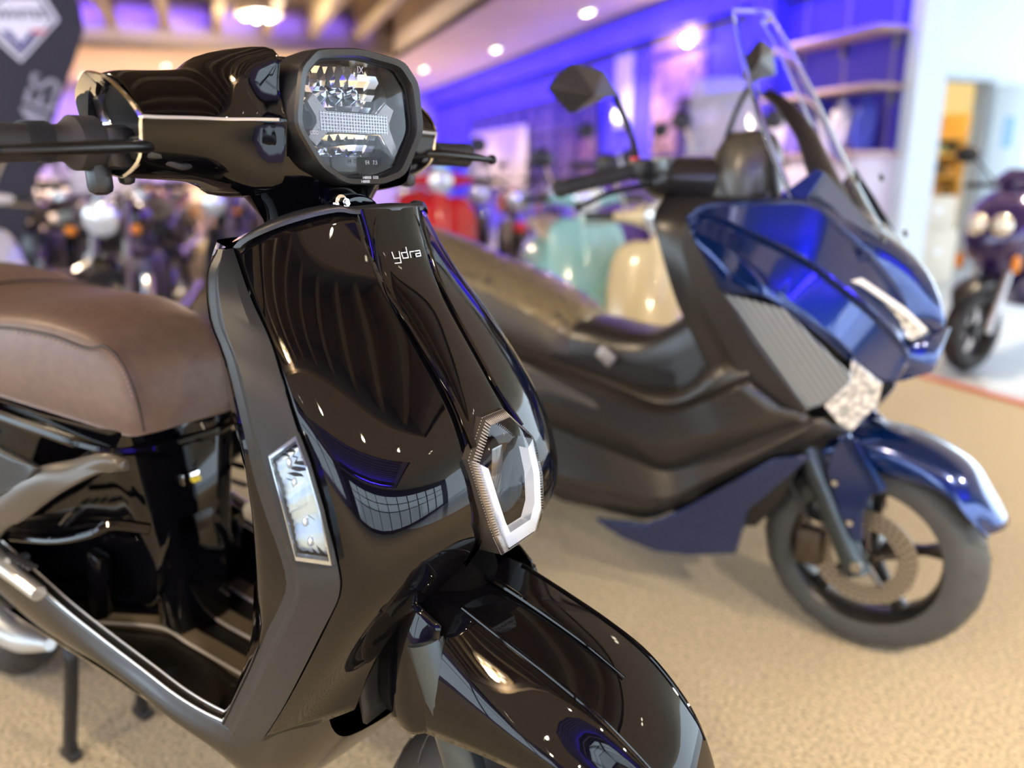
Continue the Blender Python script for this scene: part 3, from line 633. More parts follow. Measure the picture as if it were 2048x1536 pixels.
# ---- headlight --------------------------------------------------------
ho = [(-.058, 1.199), (0, 1.206), (.066, 1.201), (.088, 1.180), (.094, 1.128), (.060, 1.080), (.025, 1.071), (-.030, 1.071), (-.064, 1.088), (-.092, 1.128), (-.080, 1.180)]
def hl(k, x, dz=0, ky=None): return [Vector((x+(-.0) , (y-.001)*(ky or k)+.001, 1.136+(z-1.136)*k+dz)) for y, z in ho]
def hd(k, x): return [Vector((x, y*k, 1.136+(z-1.136)*k)) for y, z in ho]
def rnd(loop, n=3):   # soften corners
    N = len(loop); out = []
    for i in range(N):
        a, b_, c_ = loop[i-1], loop[i], loop[(i+1) % N]
        p, q = lerp(b_, a, .22), lerp(b_, c_, .22)
        for k in range(n+1):
            t = k/n; out.append(lerp(lerp(p, b_, t), lerp(b_, q, t), t))
    return out
mb = MB(); mb.grid([rnd(hd(.97, .058)), rnd(hd(1.0, .078)), rnd(hd(1.0, .100)), rnd(hd(.98, .1035)), rnd(hd(.90, .1015)), rnd(hd(.885, .099)), rnd(hd(.87, .090))], True)
hb = KB(mb, 'headlight', BPLAST, sharp=24)
HB = lambda mb, n, m, **k: mb.build(n, m, hb, **k)
mb = MB(); mb.grid([rnd(hd(.875, .094)), rnd(hd(.85, .0945)), rnd(hd(.84, .093))], True); HB(mb, 'lens_gasket', DEEP)
mb = MB(); mb.grid([rnd(hd(.87, .090)), rnd(hd(.83, .064)), rnd(hd(.4, .056)), rnd(hd(.02, .055))], True); HB(mb, 'lamp_housing', SMOKE)
mb = MB(); mb.grid([rnd(hd(.872, .0935)), rnd(hd(.6, .097)), rnd(hd(.3, .0985)), rnd(hd(.02, .099))], True); HB(mb, 'lens', GLASS)
def bowl(zs, hy, z0, z1, name):
    # faceted reflector, wide hollow with vertical flutes
    NX, NY = 18, 7; g = []
    for j in range(NY+1):
        t = j/NY; z = z0+(z1-z0)*t; r = []
        for i in range(NX+1):
            u = -1+2*i/NX; wy = hy(t)
            dep = .056+.013*(u*u)+.006*abs(t-zs)**1.6
            dep += .0042*((i % 2)-.5)+.0026*((j % 2)-.5)
            r.append(Vector((min(dep, .074), u*wy, z+.002*math.sin(u*3))))
        g.append(r)
    HB(MB().grid(g), name, REFL, sharp=4)
bowl(.0, lambda t: .046+.021*t if t < .7 else .061-.02*(t-.7), 1.145, 1.191, 'upper_reflector')
bowl(1., lambda t: .034+.024*t, 1.080, 1.124, 'lower_reflector')
for (z, lab) in ((1.168, 0), (1.102, 0)):
    for y in (-.022, .0, .022): HB(MB().lathe([(.0001, .012), (.006, .009), (.009, 0)], (.060, y, z-.006), (1, 0, .3), 12), 'led_module', mat('led_module_m', (.5, .6, .7), .1, metal=.8))
# X shaped light bar
def plate(poly, x, d, name, m): HB(MB().prism([Vector((x, y, z)) for y, z in poly], (d, 0, 0)), name, m, sharp=20)
X = [(-.036, 1.144), (.036, 1.144), (.050, 1.156), (.062, 1.150), (.054, 1.136), (.054, 1.130), (.066, 1.106), (.058, 1.100), (.040, 1.124), (-.036, 1.124), (-.052, 1.110), (-.062, 1.118), (-.050, 1.132), (-.050, 1.138), (-.060, 1.152), (-.052, 1.160)]
plate(X, .080, .006, 'cross_light_bar', FROST)
mb = MB()
for i in range(24):
    y = -.045+i*.0041
    mb.box((.0865, y, 1.134), (.0012, .0007, .019))
for j in range(6): mb.box((.0865, .002, 1.126+j*.0032), (.0012, .096, .0006))
HB(mb, 'light_bar_grid', mat('grid_clear', (.42, .42, .45), .25, metal=.7))
HB(MB().tube([(.084, -.036, 1.1445), (.084, .036, 1.1445), (.084, .050, 1.157)], .0009, 6, 1, smooth=False), 'bar_edge', REFL)
HB(MB().tube([(.084, -.050, 1.112), (.084, -.036, 1.1235), (.084, .040, 1.1235), (.084, .060, 1.1)], .0009, 6, 1, smooth=False), 'bar_edge', REFL)
def etch(txt, size, y, z, x, name, m):
    vs, fs = text_mesh(txt, size, .0002); HB(MB().add([Vector((x+q.z, y+q.x, z+q.y)) for q in vs], fs), name, m)
ET = mat('etched_white', (.6, .6, .6), .5)
etch('\u2144X' if False else 'IX', .010, .008, 1.186, .0925, 'lens_marking', ET)
etch('148R00  5322', .0042, .004, 1.0785, .1028, 'lens_marking', ET); etch('148R00', .0042, -.004, 1.0745, .1030, 'lens_marking', ET)
etch('E4   7.5', .006, .016, 1.094, .0935, 'lens_marking', ET); etch('CCC', .005, -.060, 1.122, .0925, 'lens_marking', ET)
# ---- grips, levers, switchgear ----------------------------------------
for sg in (-1, 1):
    X0 = -.040; Zb = 1.112
    KB(MB().tube([(X0, sg*.15, Zb), (X0, sg*.345, Zb-.004)], .011, 12, 1), 'handlebar', STEEL)
    g = MB().lathe([(.0001, 0), (.018, 0), (.0245, .003), (.0245, .024), (.020, .029), (.0165, .034), (.016, .045), (.0165, .11), (.0175, .135), (.0175, .143), (.004, .145)], (X0, sg*.206, Zb), (0, sg, -.02), 24)
    gr = KB(g, 'grip', RUB)
    rg = MB()
    for i in range(26):
        t = i/26*.022+.045
        for k in range(24):
            a = 2*math.pi*(k/24+i*.02)
            rg.box((X0+math.cos(a)*.0168, sg*(.206+t), Zb+math.sin(a)*.0168), (.0016, .0005, .0016))
    rg.build('grip_knurling', RUB, gr)
    sw = KB(MB().bev((X0+.006, sg*.196, Zb-.004), (.042, .030, .040), .008), 'switch_housing', BPLAST)
    MB().bev((X0+.004, sg*.212, Zb-.030), (.022, .020, .034), .007).build('thumb_switch', BPLAST, sw)
    MB().bev((X0+.012, sg*.190, Zb-.028), (.014, .014, .020), .005).build('horn_button', BPLAST, sw)
    # brake lever with ball end
    b0 = Vector((.010, sg*.175, 1.108)); bl = [b0, Vector((.022, sg*.20, 1.108)), Vector((.030, sg*.24, 1.106)), Vector((.033, sg*.29, 1.103)), Vector((.028, sg*.322, 1.1015))]
    lv = KB(MB().tube(bl, [.0065, .0062, .0060, .0048, .0038], 12, 6), 'brake_lever', mat('lever_black', (.01, .01, .011), .25, metal=.3))
    MB().sphere((.027, sg*.325, 1.1015), .0072).build('lever_ball', mat('lever_black', (.01, .01, .011), .25), lv)
    MB().bev((.006, sg*.182, 1.107), (.032, .028, .022), .005).build('lever_bracket', BPLAST, lv)
    MB().tube([(.004, sg*.19, 1.103), (.02, sg*.16, 1.09), (.0, sg*.13, 1.10)], .003, 8).build('brake_hose', RUB, lv)
# ---- logo on the band ---------------------------------------------------
lp = P(770, 510, -.022)
ia = P(768, 512, -.028); ib = P(828, 520, .022)
zc = .992; 
def bandx(y, z):   # follows the raised band
    best = None
    for i in range(8):
        a, c_ = rows[i][-1], rows[i+1][-1]
        if c_.z <= z <= a.z+1e-6:
            t = (a.z-z)/(a.z-c_.z); hw = abs(a.y)*(1-t)+abs(c_.y)*t; x = a.x*(1-t)+c_.x*t
            return x+.010*(1-(abs(y)/hw)**2)*1.0
    return rows[0][-1].x+.01
zc = rows[0][-1].z-.050
fr_ = lambda x, y, z: Vector((bandx(x, zc+y)+.0012+z, x, zc+y))
mb = MB(); wS = .0012; h_ = .0085; g0 = -.026; KS = .82; fr0 = fr_; fr_ = lambda x, y, z: fr0(x*KS, y*KS, z)
def L_(pts): stroke(mb, [(g0+x, y) for x, y in pts], wS, fr_, .0005)
L_([(0, h_), (.001, .001), (.010, .001)]); L_([(.011, h_), (.010, -.005), (.001, -.005)])
L_([(.024, h_*1.5), (.024, 0), (.015, 0), (.014, h_*.8), (.024, h_*.8)])
L_([(.029, 0), (.029, h_*.8), (.037, h_*.8)])
L_([(.040, h_*.8), (.051, h_*.8), (.051, 0), (.040, 0), (.040, h_*.4), (.051, h_*.4)])
KB(mb, 'shield_lettering', SILVER, label='thin silver lettering on the shield')
# ---- front fender --------------------------------------------------------
PE = [(.215, .052, .655), (.26, .054, .648), (.31, .056, .632), (.37, .057, .612), (.42, .056, .590), (.465, .050, .556)]   # panel edges
fs_ = []
for i, (x, y, z) in enumerate(PE):
    bulge = .0 if i < 2 else .006
    sh_ = [.086, .090, .094, .092, .084, .066][i]; low = [.105, .106, .106, .103, .094, .075][i]; lz = [.52, .525, .532, .532, .522, .50][i]; lx = [-.01, .0, .01, .02, .02, .012][i]
    half = [Vector((x+lx, low, lz)), Vector((x+lx*.6, low*.995, lz+(z-lz)*.35)), Vector((x, sh_, z-.035)), Vector((x, y+.010, z-.004)), Vector((x, y, z)), Vector((x, y*.5, z+bulge*.7)), Vector((x, .0, z+bulge))]
    fs_.append(half+[Vector((q.x, -q.y, q.z)) for q in half[:-1][::-1]])
# nose of the fender curls down
tipx = [(.492, .045, .525), (.512, .040, .470), (.515, .034, .40)]
for (x, y, z) in tipx:
    half = [Vector((x-.05, y*1.5, z-.03)), Vector((x-.03, y*1.5, z-.02)), Vector((x-.014, y*1.35, z-.010)), Vector((x-.002, y*1.1, z-.002)), Vector((x, y, z)), Vector((x+.003, y*.5, z+.001)), Vector((x+.004, 0, z+.002))]
    fs_.append(half+[Vector((q.x, -q.y, q.z)) for q in half[:-1][::-1]])
cols = surf(fs_, 6, 4)
mb = MB().grid(smooth_grid(cols, 4))
fd = KB(mb, 'front_fender', GLOSS, solid=.004, sharp=60)
# panel crease lines
for sg in (-1, 1):
    MB().tube([Vector((x, sg*(y+.001), z+.0005)) for x, y, z in PE[1:]]+[Vector((.49, sg*.043, .527))], .0022, 8, 5).build('fender_ridge', GLOSS, fd)
MB().tube([Vector((.20, 0, .662)), Vector((.26, 0, .654)), Vector((.31, 0, .6405)), Vector((.37, 0, .6205)), Vector((.42, 0, .598))], [.004, .004, .003, .002, .001], 8, 5).build('fender_centre_ridge', GLOSS, fd)
# side wings folding back from the fender towards the leg shield
for sg in (-1, 1):
    wg = [[Vector((.255, sg*.084, .640)), Vector((.222, sg*.088, .660)), Vector((.195, sg*.082, .655)), Vector((.17, sg*.075, .64))],
          [Vector((.255, sg*.094, .600)), Vector((.225, sg*.104, .610)), Vector((.195, sg*.098, .60)), Vector((.165, sg*.085, .59))],
          [Vector((.252, sg*.104, .550)), Vector((.230, sg*.114, .545)), Vector((.200, sg*.108, .540)), Vector((.165, sg*.09, .535))],
          [Vector((.250, sg*.105, .525)), Vector((.232, sg*.112, .520)), Vector((.205, sg*.106, .518)), Vector((.17, sg*.09, .52))]]
    MB().grid(surf(wg, 5, 5)).build('fender_wing', GLOSS, fd, solid=.003)
# collar around the fork crown, with a hollow's dark shade put into its colour
MB().loft([ell((.17, 0, .58), .10, .075), ell((.175, 0, .64), .08, .068), ell((.17, 0, .69), .07, .058)], 4, 3).build('fork_crown_cover', mat('hollow_shade', (.002, .002, .002), .9, spec=.03), fd)
# black liner behind the wheel
for sg in (1, -1):
    q = [P(705, 1415, -.135), P(790, 1300, -.10), P(800, 1380, -.09), P(790, 1440, -.092), P(712, 1430, -.12)]
ln = [[Vector((.19, y*.9, .66)), Vector((.165, y*.95, .60)), Vector((.160, y, .55)), Vector((.165, y, .505))] for y in (-.115, -.08, 0, .08, .115)]
KB(MB().grid(surf(ln, 3, 3)), 'wheel_liner', DEEP, solid=.006)
# lower belly: from the shield bottom back along both sides
def belly():
    st = [  # s, half width, top z, bottom z
        (.135, .128, .56, .47), (.08, .150, .50, .405), (.03, .158, .452, .368), (-.05, .163, .418, .350), (-.2, .167, .415, .350), (-.4, .172, .432, .365), (-.6, .178, .462, .392), (-.8, .172, .49, .42), (-1.0, .15, .52, .46)]
    tp = crv([P(x, y, -.168) for x, y in ((470, 1478), (410, 1440), (350, 1400), (250, 1320), (120, 1215), (30, 1130), (-60, 1050))], 8)
    bt = crv([P(x, y, -.172) for x, y in ((500, 1580), (436, 1536), (349, 1464), (244, 1377), (98, 1283), (21, 1216), (-60, 1140))], 8)
    zi = lambda c, s: (min(c, key=lambda q: abs(q.x-s))).z
    st = st[:3]+[(s, hw, zi(tp, s), zi(bt, s)-.004) for s, hw in ((-.05, .164), (-.12, .167), (-.2, .168), (-.3, .169), (-.4, .170), (-.5, .171), (-.6, .172))]+[(-.8, .170, .545, .46), (-1.0, .15, .56, .49)]
    g = []
    for (s, hw, tz, bz) in st:
        g.append([Vector((s, -hw+.018, tz+.0)), Vector((s, -hw+.004, tz+.0015)), Vector((s, -hw, tz-.004)), Vector((s, -hw-.008, (tz*.55+bz*.45))), Vector((s, -hw-.002, bz+.02)), Vector((s, -hw+.02, bz)), Vector((s, -hw*.4, bz-.012)), Vector((s, 0, bz-.014)), Vector((s, hw*.4, bz-.012)), Vector((s, hw-.02, bz)), Vector((s, hw+.002, bz+.02)), Vector((s, hw+.008, (tz*.55+bz*.45))), Vector((s, hw, tz-.004)), Vector((s, hw-.004, tz+.0015)), Vector((s, hw-.018, tz))])
    return g, st
bgd, bst = belly()
SK = mat('brushed_gloss_black', (.008, .007, .006), .22, coat=.3, coatr=.1, spec=.5, bump=(900, .25, .001))
KB(MB().grid(surf(bgd, 5, 3)), 'lower_fairing', SK)
# floorboard
fb = []
for (s, hw, tz, bz) in [(.02, .150, .415, 0), (-.05, .152, .402, 0), (-.2, .155, .398, 0), (-.35, .158, .400, 0), (-.5, .162, .402, 0), (-.62, .165, .405, 0)]:
    fb.append([Vector((s, y*hw, tz-.010*(abs(y) < .95))) for y in (-1, -.93, -.5, 0, .5, .93, 1)])
KB(MB().grid(surf(fb, 4, 3)), 'floorboard', mat('floor_gloss', (.004, .004, .004), .09, coat=1, spec=.6))
# silver edge lines
for sg in (-1, 1):
    KB(MB().tube([Vector((s, sg*(hw-.004), tz+.002)) for s, hw, tz, bz in bst[2:10]], .0013, 6, 5), 'edge_trim', SILVER)
    KB(MB().tube([Vector((s, sg*(hw-.018), tz+.001)) for s, hw, tz, bz in bst[2:10]], .0011, 6, 5), 'edge_trim', SILVER)
# four foot strips with silver edges
FZ = .394
fm = mat('strip_rubber', (.09, .075, .05), .45, bump=(300, .4, .001))
for sg, px in ((1, [(195, 1252), (320, 1262), (380, 1295), (440, 1330), (505, 1368)]), (1, [(240, 1203), (385, 1213), (450, 1255), (533, 1300)])):
    pass
def strip_(pts):
    a = [Vector((p.x, p.y, FZ+.006)) for p in pts]; n = len(a)
    c = crv(a, 6); top = []; low = []
    for i, q in enumerate(c):
        w_ = .026
        top.append([Vector((q.x, q.y, q.z-.01)), Vector((q.x, q.y, q.z)), Vector((q.x, q.y+w_, q.z+.004)), Vector((q.x, q.y+w_, q.z-.01))])
    sp = KB(MB().grid(top), 'foot_strip', fm)
    MB().tube([q+Vector((0, -.001, .001)) for q in c], .0024, 6, 1, smooth=False).build('strip_edge', SILVER, sp)
    mb = MB()
    for i in range(3, len(c)-1):
        for j in range(4):
            for h in range(3):
                q = lerp(c[i], c[i+1], h/3); mb.box((q.x, q.y+.005+j*.005, q.z+.0018+j*.0007), (.002, .0018, .0014))
    mb.build('strip_dots', mat('dot_rubber', (.16, .13, .08), .35), sp)
s1 = [B.Z(x, y, FZ) for x, y in [(195, 1252), (320, 1262), (380, 1295), (440, 1330), (505, 1368)]]
s2 = [B.Z(x, y, FZ) for x, y in [(240, 1203), (320, 1207), (385, 1213), (450, 1255), (533, 1300)]]
s3 = [B.Z(x, y, FZ) for x, y in [(395, 1142), (425, 1160), (450, 1175), (490, 1200), (535, 1225)]]
for s_ in (s1, s2, s3): strip_(s_)
s4 = [Vector((q.x, q.y+.06, q.z)) for q in s3]; strip_(s4)
# ---- body under the seat ---------------------------------------------------
def bsec(s, wt, wm, wb, zt, zm, zb):
    return [Vector((s, -wt, zt)), Vector((s, -wt-.008, zt-.02)), Vector((s, -wm, zm)), Vector((s, -wb, zb+.03)), Vector((s, -wb, zb)), Vector((s, 0, zb)), Vector((s, wb, zb)), Vector((s, wb, zb+.03)), Vector((s, wm, zm)), Vector((s, wt+.008, zt-.02)), Vector((s, wt, zt)), Vector((s, 0, zt))]
secs = [bsec(-.300, .05, .05, .04, .742, .66, .56), bsec(-.315, .082, .080, .065, .744, .64, .50), bsec(-.36, .098, .088, .055, .745, .62, .44), bsec(-.45, .112, .112, .068, .752, .62, .43), bsec(-.6, .135, .158, .125, .766, .63, .42), bsec(-.8, .155, .185, .165, .776, .64, .42), bsec(-1.0, .150, .185, .155, .80, .66, .48), bsec(-1.2, .11, .14, .10, .83, .70, .58), bsec(-1.27, .05, .06, .04, .80, .72, .66)]
bd = KB(MB().loft(secs, 5, 3), 'rear_body', GLOSS)
# collar rail under the seat nose with its small lip
rail = [Vector((-.60, -.150, .745)), Vector((-.45, -.126, .728)), Vector((-.345, -.102, .715)), Vector((-.295, -.06, .712)), Vector((-.288, 0, .712)), Vector((-.295, .06, .712)), Vector((-.345, .102, .715)), Vector((-.45, .126, .728)), Vector((-.60, .150, .745))]
MB().tube(rail, .008, 8, 6).build('seat_rim', GLOSS, bd)
# recessed front column and bevelled pillar
MB().bev((-.335, 0, .50), (.07, .10, .22), .02).build('battery_cover', GLOSS, bd)
MB().bev((-.43, -.095, .475), (.045, .026, .12), .012, Matrix.Rotation(.25, 3, 'Y')).build('corner_pillar', GLOSS, bd)
MB().bev((-.39, .105, .47), (.05, .035, .15), .012, Matrix.Rotation(.25, 3, 'Y')).build('corner_pillar', GLOSS, bd)
# satin swoosh panels and footpeg pockets on both flanks
for sg in (1, -1):
    def F(x, y, l): q = P(x, y, -l); return Vector((q.x, sg*q.y, q.z))
    up = [F(258, 926, .132), F(219, 909, .142), F(150, 925, .158), F(78, 940, .180), F(10, 990, .194), F(-60, 1060, .200), F(-200, 1250, .20)]
    lo_ = [F(260, 932, .132), F(225, 940, .142), F(187, 952, .158), F(117, 990, .180), F(50, 1040, .194), F(-5, 1078, .200), F(-150, 1260, .20)]
    g = [[a, lerp(a, b_, .33)+Vector((0, -.006 if a.y < 0 else .004, 0)), lerp(a, b_, .66)+Vector((0, -.004 if a.y < 0 else .004, 0)), b_] for a, b_ in zip(up, lo_)]
    taupe = mat('satin_taupe', (.07, .062, .05), .36, metal=.2)
    MB().grid(surf(g, 5, 3)).build('side_swoosh', taupe, bd, solid=.012, off=0)
    g = [[F(-60, 860, .188), F(20, 905, .186), F(80, 935, .182)], [F(-60, 930, .196), F(20, 965, .192), F(82, 940, .184)], [F(-60, 1010, .200), F(10, 990, .196), F(60, 962, .188)]]
    MB().grid(surf(g, 5, 5)).build('rear_side_cover', SATIN, bd, solid=.012, off=0)
    # bright flank edge running forward from the peg
    e1 = [F(25, 1075, .182), F(110, 1082, .165), F(180, 1070, .145), F(225, 1050, .125), F(300, 1058, .09)]
    MB().tube(e1, [.006, .005, .006, .009, .008], 8, 6).build('flank_edge', GLOSS, bd)
    pg = KB(MB().tube([F(-30, 1105, .182), F(20, 1142, .182), F(78, 1188, .180)], [.012, .013, .011], 12, 3), 'passenger_footpeg', mat('cast_silver', (.62, .62, .58), .28, metal=.7))
    c_ = F(48, 1140, .182)
    for k in range(6): MB().bev(c_+Vector((-.04+k*.014, 0, .0135)), (.009, .014, .004), .0015).build('peg_rib', RUB, pg)
    MB().tube([c_+Vector((-.055, 0, -.004)), c_+Vector((-.062, .03 if c_.y < 0 else -.03, -.01))], .007, 10, 1).build('peg_pivot', STEEL, pg)
# lock badge on the column
lkp = B.S(381, 955, -.297)
lk = KB(MB().bev(lkp+Vector((.001, 0, 0)), (.010, .030, .020), .004), 'bag_hook', CHROME)
MB().bev(lkp+Vector((.009, .004, -.002)), (.004, .014, .009), .002).build('hook_badge', mat('badge_yellow', (.8, .65, .05), .3), lk)
# ---- seat -------------------------------------------------------------------
def ssec(s, wb, wt, zb, zt, zp, f=1.0):
    # base edge, side, piping corner, top
    return [Vector((s, 0, zb)), Vector((s, -wb*.9, zb)), Vector((s, -wb, zb+.006)), Vector((s, -wb-.003, zb+(zp-zb)*.5)), Vector((s, -wt, zp)), Vector((s, -wt*.86, zp+(zt-zp)*.62)), Vector((s, -wt*.5, zt-.003)), Vector((s, 0, zt)), Vector((s, wt*.5, zt-.003)), Vector((s, wt*.86, zp+(zt-zp)*.62)), Vector((s, wt, zp)), Vector((s, wb+.003, zb+(zp-zb)*.5)), Vector((s, wb, zb+.006)), Vector((s, wb*.9, zb))]
SS = [(-.283, .060, .050, .738, .785, .770), (-.292, .078, .072, .736, .826, .810), (-.315, .088, .084, .738, .856, .836), (-.355, .098, .094, .745, .882, .856), (-.42, .110, .106, .752, .896, .868), (-.50, .124, .120, .760, .902, .872), (-.62, .142, .138, .770, .898, .868), (-.75, .155, .150, .780, .898, .870), (-.9, .160, .152, .792, .915, .88), (-1.05, .15, .142, .806, .925, .885), (-1.2, .11, .10, .826, .915, .88), (-1.25, .05, .045, .84, .89, .865)]
secs = [ssec(*q) for q in SS]
# leaning nose: base sits further back than the rounded top edge at the front
st = KB(MB().loft(secs, 6, 4), 'seat', LEATHER)
for sg in (-1, 1):
    pp = [Vector((-.287, sg*.068, .742)), Vector((-.287, sg*.072, .79)), Vector((-.294, sg*.079, .835)), Vector((-.318, sg*.0865, .862))]+[Vector((s, sg*(wt+.0015), zp+.001)) for (s, wb, wt, zb, zt, zp) in SS[3:11]]
    MB().tube(pp, .0022, 6, 5).build('seat_piping', mat('piping_dark', (.045, .03, .022), .6), st)
    mb = MB(); cc = crv([q+Vector((-.004, sg*.0025, -.004)) for q in pp], 14)
    for i in range(0, 84, 2): mb.tube([cc[i], cc[i+1]], .0008, 4, 1, smooth=False)
    mb.build('seat_stitching', mat('thread_tan', (.3, .2, .14), .7), st)
mb = MB()   # cross seam where the rider pad meets the pillion pad
def topz(s):
    for a, b_ in zip(SS[:-1], SS[1:]):
        if b_[0] <= s <= a[0]: t = (a[0]-s)/(a[0]-b_[0]); return [a[k]*(1-t)+b_[k]*t for k in range(6)]
for s_ in (-.80,):
    q = topz(s_); mb.tube([Vector((s_+.12*(abs(y)**2), y*q[2], q[4]+.0015-(q[4]-q[5])*.62*(abs(y)/.86)**3)) for y in (-.86, -.6, -.3, 0, .3, .6, .86)], .0022, 6, 4)
mb.build('seat_cross_seam', mat('piping_dark', (.045, .03, .022), .6), st)
# ---- wheels, fork, stand -------------------------------------------------------
def wheel(parent, c, R, w_, name, rimm, spokes=5, disc=True, tm=None, discr=.5, steer=0, dm=None, rim_r=.66):
    e = bpy.data.objects.new(name, None); COL.objects.link(e); e.parent = parent; e.location = c; e.rotation_euler = (0, 0, steer)
    pf = []
    n = 10
    for k in range(n+1):
        t = -1+2*k/n; a = t*1.9
        pf.append((R-w_*.5+math.cos(a)*w_*.5 if abs(a) < 1.57 else R-w_*.5+math.cos(a)*w_*.45, math.sin(a)*w_*.5))
    ri = R*rim_r+.01
    pf = [(ri, -w_*.36)]+pf+[(ri, w_*.36)]
    tyb = MB().lathe(pf, (0, 0, 0), (0, 1, 0), 64)
    gv = tyb
    for k in range(40):
        t0 = 2*math.pi*k/40
        for sg in (-1, 1):
            pts = []
            for j in range(5):
                a = (.15+.9*j/4); r = R-w_*.5+math.cos(a)*w_*.5+.0006; t = t0+sg*.0+j*.035
                pts.append(Vector((math.cos(t)*r, sg*math.sin(a)*w_*.5, math.sin(t)*r)))
            if k % 2 == (sg > 0): gv.tube(pts, .0014, 4, 1, smooth=False)
    ty = tyb.build('tyre', tm or RUB, e, sharp=70)
    r0 = R*rim_r
    rm = MB().lathe([(r0+.014, -w_*.38), (r0+.004, -w_*.40), (r0-.004, -w_*.34), (r0-.016, -w_*.12), (r0-.016, w_*.12), (r0-.004, w_*.34), (r0+.004, w_*.40), (r0+.014, w_*.38)], (0, 0, 0), (0, 1, 0), 64).build('rim', rimm, e, sharp=50)
    MB().lathe([(.0001, -.035), (.028, -.035), (.034, -.02), (.034, .02), (.028, .035), (.0001, .035)], (0, 0, 0), (0, 1, 0), 24).build('hub', rimm, e)
    for k in range(spokes):
        t = 2*math.pi*k/spokes+.25; d = Vector((math.cos(t), 0, math.sin(t))); tn = Vector((-math.sin(t), 0, math.cos(t)))
        s_ = [[d*r+tn*(wd*a)+Vector((0, hh*b_, 0)) for a, b_ in ((1, .6), (.6, 1), (-.6, 1), (-1, .6), (-1, -.6), (-.6, -1), (.6, -1), (1, -.6))] for r, wd, hh in ((.02, .016, .014), (.06, .012, .012), (r0*.7, .011, .010), (r0-.012, .020, .012))]
        MB().grid(s_, True, False, True, True).build('spoke', rimm, e)
    if disc:
        dr = R*discr
        for sg in ((-1,)):
            dd = MB().lathe([(dr*.62, -.0), (dr, -.0), (dr, .004), (dr*.62, .004)], (0, sg*.052, 0), (0, sg, 0), 48).build('brake_disc', dm or STEEL, e, sharp=30)
            hl_ = MB()
            for k in range(36):
                t = 2*math.pi*k/36
                for j in range(3):
                    r = dr*(.70+.1*j); tt = t+.06*j; hl_.lathe([(.0001, .0045), (.0035, .0045), (.0035, .004)], (math.cos(tt)*r, sg*.052, math.sin(tt)*r), (0, sg, 0), 8)
            hl_.build('disc_holes', DEEP, dd)
            cr = MB()
            for k in range(5):
                t = 2*math.pi*k/5; cr.tube([Vector((math.cos(t)*.02, sg*.054, math.sin(t)*.02)), Vector((math.cos(t+.3)*dr*.66, sg*.054, math.sin(t+.3)*dr*.66))], .006, 6, 1)
            cr.build('disc_carrier', mat('disc_carrier_m', (.08, .07, .06), .4, metal=.6), dd)
    return e
WC = Vector((.335, 0, .25))
wheel(K, WC, .25, .11, 'front_wheel', BPLAST, 5, True)
for sg in (-1, 1):
    fk = KB(MB().tube([Vector((.235, sg*.085, .62)), Vector((.292, sg*.085, .45)), Vector((.335, sg*.085, .26))], [.021, .021, .019], 20, 4), 'fork_leg', GREYFORK)
    MB().tube([Vector((.315, sg*.085, .35)), Vector((.337, sg*.085, .25))], [.026, .026], 16, 1).build('fork_lower', BPLAST, fk)
KB(MB().tube([WC+Vector((0, -.10, 0)), WC+Vector((0, .10, 0))], .009, 12, 1), 'front_axle', STEEL)
wheel(K, Vector((-1.12, 0, .225)), .225, .11, 'rear_wheel', BPLAST, 5, False)
KB(MB().bev((-.78, .11, .25), (.40, .05, .10), .02), 'swing_arm', mat('cast_silver', (.62, .62, .58), .28, metal=.7))
# tailpiece bracket seen low at the left edge (rounded silver casting)
fa = P(8, 1235, -.11); fbm = P(95, 1265, -.11)
KB(MB().tube([P(-80, 1190, -.10), P(-10, 1240, -.10), P(45, 1278, -.10), P(100, 1290, -.10)], [.034, .034, .024, .010], 14, 6), 'motor_casting', mat('cast_grey', (.52, .56, .58), .3, metal=.6))
ft = None
for l in [i*.001 for i in range(-160, -20)]:
    q = P(145, 1515, l)
    if ft is None or abs(q.z) < abs(ft.z): ft = q
STX = ft
for sg in (1, -1):
    y = ft.y*sg
    q1 = P(137, 1310, ft.y)
    sl = KB(MB().tube([Vector((q1.x-.03, y*.8, .37)), Vector((q1.x-.005, y*.97, q1.z+.02)), Vector((q1.x+.0, y, q1.z-.03)), Vector((ft.x-.0, y, .03)), Vector((ft.x, y, .012))], [.012, .012, .0125, .0125, .012], 14, 5), 'stand_leg', mat('painted_tube', (.02, .022, .025), .3, metal=.4))
    MB().bev((ft.x-.002, y, .010), (.045, .026, .020), .006).build('stand_foot', BPLAST, sl)
    MB().bev((ft.x+.004, y-.0*sg, .030), (.022, .020, .034), .005).build('foot_gusset', BPLAST, sl)
KB(MB().tube([Vector((q1.x, -abs(ft.y)*.9, .30)), Vector((q1.x, abs(ft.y)*.9, .30))], .010, 10, 1), 'stand_crossbar', BPLAST)
# ================================================================== the blue maxi scooter
Q_ = Bike((.825, 1.62), 52); KQ = empty('blue_scooter', Q_.O, Q_.rz, 'metallic blue touring scooter with tall clear windshield and carbon-look side panels', 'scooter')
def kq(mb, n, m, par=None, **k): return mb.build(n, m, par or KQ, **k)
BLUE = mat('metallic_blue', (.002, .024, .14), .16, metal=.6, coat=1, coatr=.03, spec=.6)
CARB = mat('carbon_panel', (.05, .06, .065), .28, coat=.6)
nt = CARB.node_tree; wv = nt.nodes.new('ShaderNodeTexWave'); wv.inputs['Scale'].default_value = 34; wv.wave_type = 'BANDS'; wv.bands_direction = 'DIAGONAL'
tc = nt.nodes.new('ShaderNodeTexCoord'); nt.links.new(tc.outputs['Object'], wv.inputs['Vector'])
cr_ = nt.nodes.new('ShaderNodeValToRGB'); cr_.color_ramp.elements[0].color = (.05, .06, .065, 1); cr_.color_ramp.elements[1].color = (.26, .31, .34, 1)
